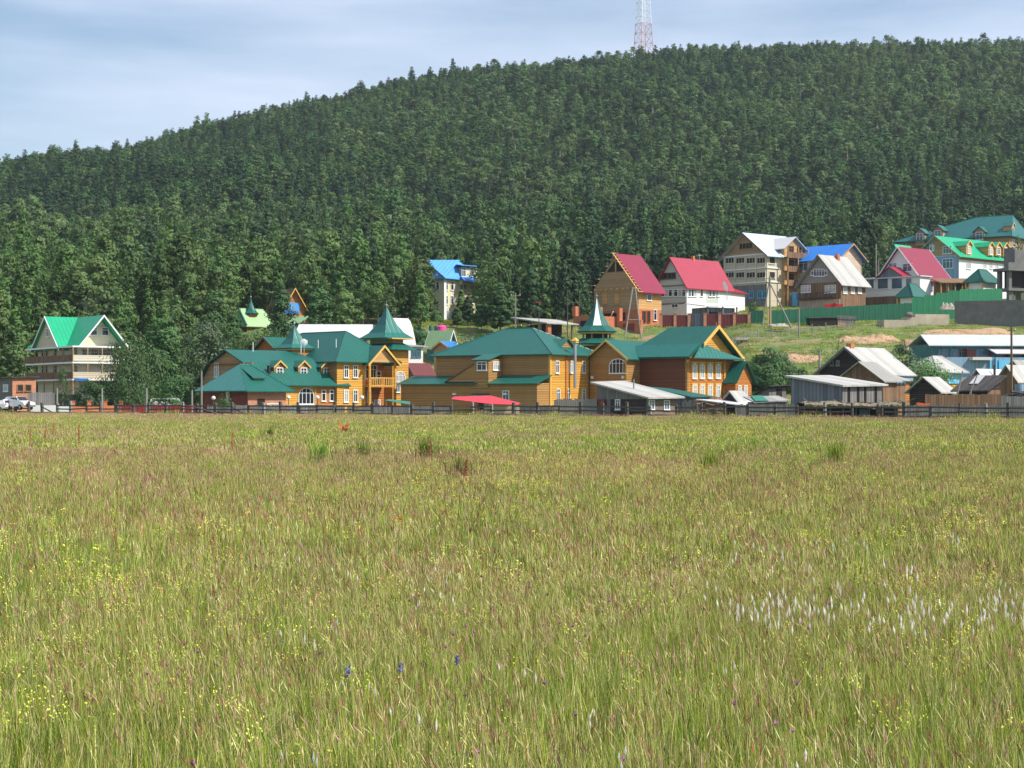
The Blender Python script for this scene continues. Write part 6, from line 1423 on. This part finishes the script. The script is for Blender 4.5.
# the forest mass: points carrying instances of joined trees
def unlinked(mb, name, mats):
    me = bpy.data.meshes.new(name); me.from_pydata(mb.v, [], mb.f)
    for m in mats: me.materials.append(m)
    me.polygons.foreach_set('material_index', mb.mi); return bpy.data.objects.new(name, me)
def scatter(name, pts, protos, label=None, kind='stuff', cat=None):
    """pts: (x,y,z, variant, sx, sz, rot, tiltx, tilty); protos: list of unlinked objects"""
    c = bpy.data.collections.new(name+'_sources')
    for o in protos: c.objects.link(o)
    me = bpy.data.meshes.new(name); me.from_pydata([p[:3] for p in pts], [], [])
    a = me.attributes.new('variant', 'INT', 'POINT'); a.data.foreach_set('value', [int(p[3]) for p in pts])
    a = me.attributes.new('size', 'FLOAT_VECTOR', 'POINT'); a.data.foreach_set('vector', [v for p in pts for v in (p[4], p[4], p[5])])
    a = me.attributes.new('turn', 'FLOAT_VECTOR', 'POINT'); a.data.foreach_set('vector', [v for p in pts for v in (p[7], p[8], p[6])])
    o = bpy.data.objects.new(name, me); COL.objects.link(o)
    ng = bpy.data.node_groups.new(name, 'GeometryNodeTree'); ng.interface.new_socket('Geometry', in_out='INPUT', socket_type='NodeSocketGeometry'); ng.interface.new_socket('Geometry', in_out='OUTPUT', socket_type='NodeSocketGeometry')
    gi = ng.nodes.new('NodeGroupInput'); go = ng.nodes.new('NodeGroupOutput'); ci = ng.nodes.new('GeometryNodeCollectionInfo'); ci.inputs['Collection'].default_value = c
    ci.inputs['Separate Children'].default_value = True; ci.inputs['Reset Children'].default_value = True; ci.transform_space = 'ORIGINAL'
    ip = ng.nodes.new('GeometryNodeInstanceOnPoints'); ip.inputs['Pick Instance'].default_value = True
    def at(n_, t_):
        q = ng.nodes.new('GeometryNodeInputNamedAttribute'); q.data_type = t_; q.inputs['Name'].default_value = n_; return [s for s in q.outputs if s.enabled and s.name == 'Attribute'][0]
    l = ng.links.new; l(gi.outputs[0], ip.inputs['Points']); l(ci.outputs[0], ip.inputs['Instance']); l(at('variant', 'INT'), ip.inputs['Instance Index'])
    l(at('turn', 'FLOAT_VECTOR'), ip.inputs['Rotation']); l(at('size', 'FLOAT_VECTOR'), ip.inputs['Scale']); l(ip.outputs[0], go.inputs[0])
    md = o.modifiers.new('scatter', 'NODES'); md.node_group = ng
    tag(o, label, cat, kind=kind); return o
fp = []
for i, k in enumerate(('pine', 'larch', 'birch', 'fir', 'aspen')):
    for j in range(3):
        r_ = random.Random(70+i*5+j); m = MB(); leaf_cloud(m, clusters_for(k, HT[k], r_, .85), 15 if k not in ('birch', 'aspen') else 19, .285, r_); m.k = 1; trunk_mb(k, HT[k], r_, m, 3); (m.tube((.1, -.1, -1), (.2, -.2, HT[k]*.8), HT[k]*.02, HT[k]*.012, n=5) if k in ('birch', 'aspen') else None)
        fp.append(unlinked(m, 'source_%02d_%s' % (i*3+j, k), [FOL[k], M[BARK[k]]]))
pts = []
for f in forest:
    if id(f) in ns: continue
    y, x, px, k, h_, rot = f; s = h_/HT[k]
    pts.append((x, y, terrain(x, y)-.2, {'pine': 0, 'larch': 3, 'birch': 6, 'fir': 9, 'aspen': 12}[k]+rng.randrange(3), s*rng.uniform(.95, 1.25)*(1+.38*ss(540, 760, y)), s, rot, 0, 0))
print('TREES', len(forest), 'near', len(near))
scatter('hillside_forest', pts, fp, 'dense mixed green forest covering the whole hill behind the village', cat='forest')
# a few trees one can pick out
def put(kind, label, px, Y, pb, pt, seed, per=26, ls=.2, wide=1.0, dens=1.2, z=None, **k):
    x = X(px, Y); z0 = terrain(x, Y) if z is None else z; H = Z(pt, Y)-z0
    t_ = make_tree(kind, H, seed, per, ls, label, dens=dens, **k); t_.location = (x, Y, z0-.1); t_.scale = (wide, wide, 1); return t_
put('birch', 'slender young birch in front of the green-roofed guest house', 63, 231, 405, 366, 101, 14, .13, .75)
put('bush', 'broad dark leafy tree crowding the right side of the green-roofed guest house', 129, 234, 0, 327, 102, 60, .22, .62, 2.2)
put('bush', 'tall dark round-crowned tree left of centre of the bushes beside the red fence', 143, 246, 0, 326, 103, 50, .26, .62, 2.0)
put('bush', 'low spreading dark green bush right behind the orange brick fence', 96, 233, 0, 372, 104, 45, .18, 1.0, 1.5, cat='bush')
put('pine', 'dark conifer behind the dark red fence and minibus', 164, 250, 0, 318, 105, 40, .22, 1.35)
put('bush', 'dark leafy tree between the minibus and the brick pavilion', 183, 252, 0, 330, 106, 55, .24, .7, 1.8)
put('bush', 'small dark bush just left of the brick pavilion', 176, 238, 0, 368, 107, 45, .18, 1.0, 1.4, cat='bush')
put('willow', 'pale grey-green willow rising behind the left hotel roof', 207, 262, 0, 318, 108, 36, .22, 1.25)
put('pine', 'tall pine with heavy drooping branches behind the brick gable end', 213, 268, 0, 292, 109, 44, .24, 1.05)
put('birch', 'olive green tree standing before the pale green roof', 262, 274, 0, 336, 110, 36, .2, 1.3)
put('bush', 'rounded mid green tree between pale green roof and small spire', 283, 276, 0, 318, 111, 45, .22, .62, 1.8)
put('pine', 'conifer between the pale green roof and the orange cabin gable', 281, 285, 0, 284, 112, 36, .24, 1.15)
put('pine', 'dark pine right of the orange cabin gable', 320, 290, 0, 284, 113, 36, .24, 1.3)
put('shrub', 'low rounded tree filling the gap below the pale green roof', 249, 276, 0, 321, 141, 60, .2, .8, 1.8)
put('bush', 'dark bushy tree directly behind the red gable of the rear hotel block', 268, 278, 0, 318, 142, 60, .2, .8, 1.8)
put('pine', 'dark conifer just left of the small spire', 233, 283, 0, 314, 143, 40, .2, 1.2)
put('birch', 'mid green tree behind the long white-roofed store', 345, 292, 0, 290, 114, 36, .22, 1.4)
put('pine', 'narrow dark conifer in front of the yellow house right corner', 468, 305, 0, 296, 115, 40, .22, 1.1)
put('larch', 'bushy dark spruce rising in front of the pale yellow house', 461, 308, 0, 290, 119, 40, .22, 1.15)
put('pine', 'dense dark conifer between the yellow house and the open shelter', 481, 298, 0, 302, 116, 46, .24, 1.4)
put('pine', 'broad dark conifer behind the peak of the middle teal roof', 500, 296, 0, 284, 117, 46, .25, 1.3)
put('birch', 'tree with mixed foliage left of the yellow house', 421, 312, 0, 284, 118, 36, .24, 1.2)
put('shrub', 'leafy bush at the foot of the pale yellow house', 437, 322, 0, 309, 151, 50, .2, .8, 1.6, cat='bush')
put('bush', 'dark shrub directly left of the lime-roofed hut', 419, 292, 0, 322, 152, 50, .18, .8, 1.5, cat='bush')
put('pine', 'young dark pine between the lime-roofed hut and the big conifers', 457, 300, 0, 308, 153, 36, .2, 1.3)
put('pine', 'conifer standing left of the open shelter roof', 511, 306, 0, 292, 154, 40, .22, 1.3)
put('larch', 'slender larch above the white roof of the open shelter', 550, 312, 0, 290, 155, 36, .2, 1.2)
put('bush', 'dark bush filling the slope right of the big conifers', 493, 284, 0, 326, 156, 50, .18, 1.1, 1.5, cat='bush')
put('willow', 'small silvery bush poking over the middle teal roof', 465, 272, 0, 332, 120, 24, .14, 1.3, cat='bush')
put('shrub', 'large round bright green bush on the slope right of the orange annex', 771, 252, 0, 343, 121, 90, .17, 1.05, 2.2, cat='bush')
put('shrub', 'smaller leafy bush sloping down to the plank shed', 791, 250, 0, 360, 122, 70, .15, 1.0, 1.8, cat='bush')
put('shrub', 'leafy green bush between the black log house and the cottage', 920, 224, 0, 345, 123, 90, .16, .95, 2.0, cat='bush')
put('willow', 'feathery pale bush behind the ridge of the black log house', 902, 222, 0, 343, 124, 36, .15, 1.2, 1.1, cat='bush')
put('bush', 'tiny young bush in front of the brick pavilion', 226, 213, 0, 389, 125, 26, .1, .7, 1.0, z=0, cat='bush')
put('pine', 'ragged dark conifer at the right edge above the concrete frame', 1018, 330, 0, 236, 126, 20, .22, .8, .8)
put('bush', 'small dark bush by the wall of the tall beige guest house', 752.5, 325, 0, 297, 127, 26, .14, .6, 1.0, cat='bush')
t_ = put('pine', 'tall ragged lone pine sticking up from the ridge skyline left of centre', 356, 945, 0, 86, 128, 9, .5, 1.6, .5)
put('pine', 'tall flat-topped pine standing above the skyline at the far left', 18, 945, 0, 165, 129, 9, .5, 1.2, .6)
for px, Y, pt, w, lab in ((838, 262, 330, 1.2, 'low grassy shrub near the black box shed'), (975, 186, 402, 1.5, 'low nettle patch at the foot of the grey plank fence')):
    put('bush', lab, px, Y, 0, pt, px, 20, .1, w, .5, cat='bush')

# ================================================================ MEADOW
def MG(name, col, **k): return mat(name, col, .75, rnd=.3, hue=.02, var=.15, nscale=.8, trans=.18, **k)
GM = [MG('grass_blade_green', (.165, .265, .028)), MG('grass_blade_yellow_green', (.39, .43, .06)), MG('dry_grass_straw', (.64, .56, .26)),
      MG('red_brown_seed_head', (.32, .11, .09)), MG('yellow_flower', (.85, .84, .12)), mat('white_flower', (.92, .88, .82), .8, var=.05, trans=.55), MG('rust_sorrel', (.45, .14, .07)), MG('purple_flower', (.36, .12, .26)), MG('blue_flower', (.12, .12, .45)),
      MG('pinkish_tan_panicle', (.52, .31, .22))]
def blade(mb, x, y, h_, w, lean, az, k, curve=1.0, z0=0):
    mb.k = k; c, s = math.cos(az), math.sin(az); wa = az+math.pi/2+.3; wx, wy = math.cos(wa)*w/2, math.sin(wa)*w/2; o = len(mb.v)
    m = lean*.35*curve; mb.v += [(x-wx, y-wy, z0), (x+wx, y+wy, z0), (x+c*m*h_+wx*.8, y+s*m*h_+wy*.8, z0+h_*.55), (x+c*m*h_-wx*.8, y+s*m*h_-wy*.8, z0+h_*.55), (x+c*lean*h_, y+s*lean*h_, z0+h_)]
    mb.f += [(o, o+1, o+2, o+3), (o+3, o+2, o+4)]; mb.mi += [k, k]
    return (x+c*lean*h_, y+s*lean*h_, z0+h_), (c*lean, s*lean)
def head(mb, p, d, l, w, k):
    mb.k = k; dx, dy = d; dz = .8; n = math.sqrt(dx*dx+dy*dy+dz*dz); v = Vector((dx, dy, dz))/n; a = v.orthogonal().normalized(); b = v.cross(a); P = Vector(p)-v*l*.15
    o = len(mb.v); m = P+v*l*.45
    mb.v += [tuple(P), tuple(m+a*w), tuple(m-a*w*.5+b*w*.87), tuple(m-a*w*.5-b*w*.87), tuple(P+v*l)]
    mb.f += [(o, o+1, o+2), (o, o+2, o+3), (o, o+3, o+1), (o+4, o+2, o+1), (o+4, o+3, o+2), (o+4, o+1, o+3)]; mb.mi += [k]*6
WIND = math.pi*.93
def tuft(kind, rad, n, w, hs, seed, hd=1.0):
    r = random.Random(seed); mb = MB(); hk = 1
    for i in range(n):
        a = r.uniform(0, 6.28); q = rad*math.sqrt(r.random()); x, y = q*math.cos(a), q*math.sin(a); az = r.uniform(0, 6.28) if r.random() < .55 else WIND+r.gauss(0, .9); u = r.random()
        hh = hs*r.uniform(.45, 1.0); ln = abs(r.gauss(.25, .22))
        if kind == 'green': k = 0 if u < .72 else (1 if u < .97 else 2)
        elif kind == 'olive': k = 1 if u < .52 else (0 if u < .9 else 2)
        else: k = 2 if u < .18 else (1 if u < .58 else 0)
        blade(mb, x, y, hh, w*r.uniform(.7, 1.3), ln, az, k)
    if kind in ('seed', 'sorrel', 'yellow', 'white', 'pink', 'purple', 'blue', 'panicle'):
        ns_ = {'seed': 6, 'sorrel': 3, 'yellow': 7, 'white': 4, 'pink': 5, 'purple': 3, 'blue': 1, 'panicle': 11}[kind]
        ns_ = int(ns_*hd)
        if kind == 'seed':
            for i in range(4):                                       # long arching bromes
                a = r.uniform(0, 6.28); q = rad*r.random(); blade(mb, q*math.cos(a), q*math.sin(a), hs*r.uniform(1.0, 1.35), w*.5, r.uniform(.5, 1.0), WIND+r.gauss(0, 1.1), 3 if r.random() < .6 else 2, .8)
        for i in range(ns_):
            a = r.uniform(0, 6.28); q = rad*math.sqrt(r.random()); x, y = q*math.cos(a), q*math.sin(a); az = WIND+r.gauss(0, 1.0)
            hh = hs*r.uniform(1.0, 1.45); p, d = blade(mb, x, y, hh, w*.55, abs(r.gauss(.2, .15)), az, (1 if r.random() < .5 else 2) if kind != 'sorrel' else 6)
            sc = w/.006; sc = sc if sc < 3 else 3.4
            if kind == 'seed': head(mb, p, (d[0]*2, d[1]*2), r.uniform(.06, .12)*min(sc, 4)**.5, .0032*sc**.8, 3 if r.random() < .7 else 2)
            if kind == 'panicle': head(mb, p, (d[0]*1.5, d[1]*1.5), r.uniform(.05, .10)*min(sc, 4)**.5, .0035*sc**.8, 9 if r.random() < .85 else 3)
            if kind == 'sorrel': head(mb, (p[0], p[1], p[2]-.05), d, r.uniform(.07, .13), .0045*sc, 6)
            if kind == 'white': head(mb, (p[0], p[1], p[2]), d, r.uniform(.05, .08), .009*sc, 5)
            if kind == 'purple': head(mb, p, (0, 0), .03, .012*sc, 7)
            if kind == 'blue': head(mb, p, (0, 0), .05, .012*sc, 8)
            if kind == 'yellow':
                for q in range(4): head(mb, (p[0]+r.gauss(0, .012)*sc**.5, p[1]+r.gauss(0, .012)*sc**.5, p[2]-r.uniform(0, .10)), (r.gauss(0, 1), r.gauss(0, 1)), .02*sc**.5, .006*sc**.7, 4)
    return mb
rng = random.Random(5)
kinds = ['green', 'olive', 'seed', 'panicle', 'yellow', 'sorrel']
def src_set(rad, n, w, hs, tagname, extra=()):
    out = []
    for i, k in enumerate(kinds+list(extra)):
        for j in range(2): out.append(unlinked(tuft(k, rad, n, w, hs, 300+i*2+j), '%s_%02d' % (tagname, i*2+j), GM))
    return out
def vnoise(x, y, s=0):
    return math.sin(x*.9+s)*math.sin(y*.55+s*2)+.7*math.sin(x*.31+y*.23+s)+.5*math.sin(x*1.7-y*.9+s*3)
def pick(x, y):
    n = vnoise(x*.5, y*.35, 1.3); m = vnoise(x*.35, y*.12, 4.1); u = rng.random(); far = ss(12, 60, y)
    br = math.exp(-((y-22)/7)**2)*(.6+.8*math.sin(x*.25+1)); br2 = max(0, math.sin(x*1.1+y*.9)+.4*math.sin(x*2.3-y*1.3))*(1-far); w = [1.5+.9*n-.3*far-br*.5-.5*br2, 1.9, 2.2-.9*n-1.2*far+1.3*br+1.3*br2, .45-.3*m+.55*far+br*.5, .75+.4*m-.35*far, .16+.14*m*(1-far)]
    if y > 55: b_ = math.sin(y*.06+x*.02+.6); w[0] += 1.2*max(0, b_); w[1] += .8*max(0, b_); w[3] += .9*max(0, -b_)
    w = [max(.03, a) for a in w]; t_ = sum(w)*u
    for i, a in enumerate(w):
        t_ -= a
        if t_ <= 0: return i*2+rng.randrange(2)
    return 2
def field(y0, y1, dens, margin):
    P = []; Y = y0
    n = int(dens*(.32*(y1*y1-y0*y0)+2*margin*(y1-y0)))
    while len(P) < n:
        y = math.sqrt(rng.uniform(y0*y0, y1*y1)) if True else 0; x = rng.uniform(-1, 1)*(.32*y+margin)
        tq = (x/max(y, 1)*FL+552)/1104; yf = 1/((1-tq)/229+tq/153)
        if y > yf+4: n -= 1; continue
        P.append((x, y, 0, pick(x, y), rng.uniform(.75, 1.25), rng.uniform(.7, 1.2)*(1+.12*vnoise(x*.3, y*.3, 7)), rng.gauss(0, .8), rng.gauss(0, .08), rng.gauss(0, .08)))
    return P
A = field(4.5, 17, 46, 3.0)
scatter('meadow_grass_near', A, src_set(.17, 52, .0046, .32, 'near'), 'tall flowering meadow grass nearest the viewer', cat='grass')
B = field(16, 55, 15, 5.0)
scatter('meadow_grass_middle', B, src_set(.30, 76, .0085, .31, 'middle'), 'tall meadow grass in the middle of the field', cat='grass')
C = field(52, 240, 2.3, 9)
scatter('meadow_grass_far', C, src_set(.85, 130, .025, .28, 'far'), 'meadow grass of the far field up to the rail fence', cat='grass')
# white spikes band at the right, purple and blue flowers
Wp = []
for i in range(62):
    px = rng.uniform(740, 1075); y = rng.gauss(11.9, .42) if rng.random() < .88 else rng.uniform(12, 18); Wp.append((X(px, y), y, 0, rng.randrange(2), 1, rng.uniform(.95, 1.25), rng.uniform(-.5, .5), 0, 0))
for i in range(22): y = rng.uniform(7, 16); Wp.append((X(rng.uniform(300, 1060), y), y, 0, rng.randrange(2), .8, rng.uniform(.8, 1.1), rng.uniform(-.5, .5), 0, 0))
scatter('white_flower_spikes', Wp, [unlinked(tuft('white', .2, 8, .006, .40, 500+i, .8), 'white_%d' % i, GM) for i in range(2)], 'band of white flower spikes on reddish stems at the right of the meadow', cat='flowers')
Pp = [(X(rng.uniform(-20, 1044), y), y, 0, rng.randrange(2), 1, rng.uniform(.8, 1.1), rng.uniform(0, 6), 0, 0) for y in [rng.uniform(7, 15) for _ in range(38)]]
scatter('purple_meadow_flowers', Pp, [unlinked(tuft('purple', .2, 6, .006, .36, 520+i, .7), 'purple_%d' % i, GM) for i in range(2)], 'scattered small purple flower heads in the near meadow', cat='flowers')
for px, py, Y, lab in ((348, 670, 9.6, 'small blue flower on a thin stem, leftmost of three in the near grass'), (400, 667, 9.7, 'small blue flower on a thin stem, middle of three in the near grass'), (457, 660, 9.9, 'small pale blue flower spike, rightmost of three in the near grass')):
    z = Z(py, Y); t_ = thing('blue_flower', lab, 'flower', (X(px, Y), Y, 0), 0, 'blue flowers in the near grass'); q = MB(); q.tube((0, 0, 0), (.0, 0, z-.02), .002, n=4); q.build('stem', GM[0], t_)
    q = MB(); 
    for i in range(9): q.blob((rng.gauss(0, .006), rng.gauss(0, .006), z-.025+.006*i), (.007, .007, .006), 6, 4, seed=i)
    q.build('blossom', GM[8], t_)
# tall single sorrel stalks standing out in the middle field
SL = [(78, 60, 1.15, 'tall rusty sorrel stalk standing alone at the left of the meadow'), (30, 66, 1.0, 'rusty sorrel stalk at the far left edge of the meadow'), (45, 70, .95, 'second rusty sorrel stalk from the left edge of the meadow'), (53, 74, 1.0, 'third rusty sorrel stalk from the left edge of the meadow'),
  (232, 58, .95, 'rusty sorrel stalk left of the middle of the meadow'), (429, 46, .95, 'tall rusty sorrel stalk near the middle of the meadow'), (465, 36, .8, 'leaning rusty dock stalk beside the dark green weed clump')]
for px, Y, hh, lab in SL:
    t_ = thing('sorrel_stalk', lab, 'wild plant', (X(px, Y), Y, 0)); q = MB(); q.tube((0, 0, 0), (.05, 0, hh), .01, .006, n=5); q.build('stem', GM[6], t_); q = MB()
    for i in range(70): f_ = i/70; q.blob((rng.gauss(0, .028*(1.1-f_))+.05*f_, rng.gauss(0, .028), hh*.5+hh*.5*f_), (.012, .012, .016), 5, 4, seed=i)
    q.build('seed_head', GM[6], t_)
for i, (px, Y, hh, lab) in enumerate(((320, 50, 1.0, 'narrow dark green weed clump in the middle field, left of the others'), (362, 54, .9, 'small dark green weed clump right of the leftmost one'), (427, 52, 1.05, 'tall dark green weed clump beside the rusty stalk'), (461, 40, .8, 'dark green weed clump under the leaning dock stalk'),
        (712, 46, .85, 'dark green weed clump in the right middle field'), (836, 50, .95, 'broad green weed clump in the field below the plank shed'), (270, 86, .8, 'faint green weed clump in the far left field'))):
    mb = MB(); r_ = random.Random(60+i)
    for j in range(150): a = r_.uniform(0, 6.28); q_ = abs(r_.gauss(0, .22)); blade(mb, q_*math.cos(a), q_*math.sin(a), hh*r_.uniform(.5, 1), .022, r_.uniform(.05, .4), r_.uniform(0, 6.28), 0 if r_.random() < .85 else 1)
    o_ = mb.build('weed_clump', GM[:2], None, fix=False); o_.location = (X(px, Y), Y, 0); tag(o_, lab, 'wild plant', 'dark green weed clumps in the middle of the meadow')
# rough grass and weeds on the village side and slope
V_ = []
for i in range(9000):
    y = rng.uniform(228, 345); x = rng.uniform(-.06, .34)*y if y > 245 else rng.uniform(-.34, .34)*y
    V_.append((x, y, terrain(x, y)-.05, rng.choice([0, 1, 2, 3, 2, 3, 0, 1, 4, 0]), rng.uniform(.8, 1.5), rng.uniform(.5, 1.2), rng.uniform(0, 6), 0, 0))
V_ += [(x, y, -.02, rng.choice([0, 1, 2, 3, 2, 3]), 1, rng.uniform(.4, .8), rng.uniform(0, 6), 0, 0) for x, y in [(rng.uniform(0, .345)*yy, yy) for yy in [rng.uniform(153, 232) for _ in range(7000)]]]
for i in range(1500):
    wx, wy = on_line(rng.uniform(-30, 1054)); wy += rng.uniform(-3.5, 2.5); V_.append((wx, wy, -.03, rng.choice([0, 1, 2, 3, 4, 6, 8]), rng.uniform(.35, .9), rng.uniform(.6, 2.0)*(1+.6*math.sin(wx*.4)*math.sin(wx*.13)), rng.uniform(0, 6), 0, 0))
scatter('slope_grass', V_, src_set(.9, 60, .05, .32, 'slope'), 'rough grass and weeds on the slope around the village houses', cat='grass')

# ---------------------------------------------------------------- summer haze over the valley
hm = bpy.data.materials.new('summer_haze'); hm.use_nodes = True; t = hm.node_tree; t.nodes.clear()
v = N(t, 'ShaderNodeVolumePrincipled'); v.inputs['Color'].default_value = (.78, .88, 1, 1); v.inputs['Density'].default_value = HAZE; v.inputs['Anisotropy'].default_value = .3
o_ = N(t, 'ShaderNodeOutputMaterial'); t.links.new(v.outputs[0], o_.inputs['Volume'])
q = MB().box(-6100, 6100, -3100, 7100, -150, 300).build('haze', hm); tag(q, 'thin pale summer haze filling the air of the valley', 'haze', kind='stuff')
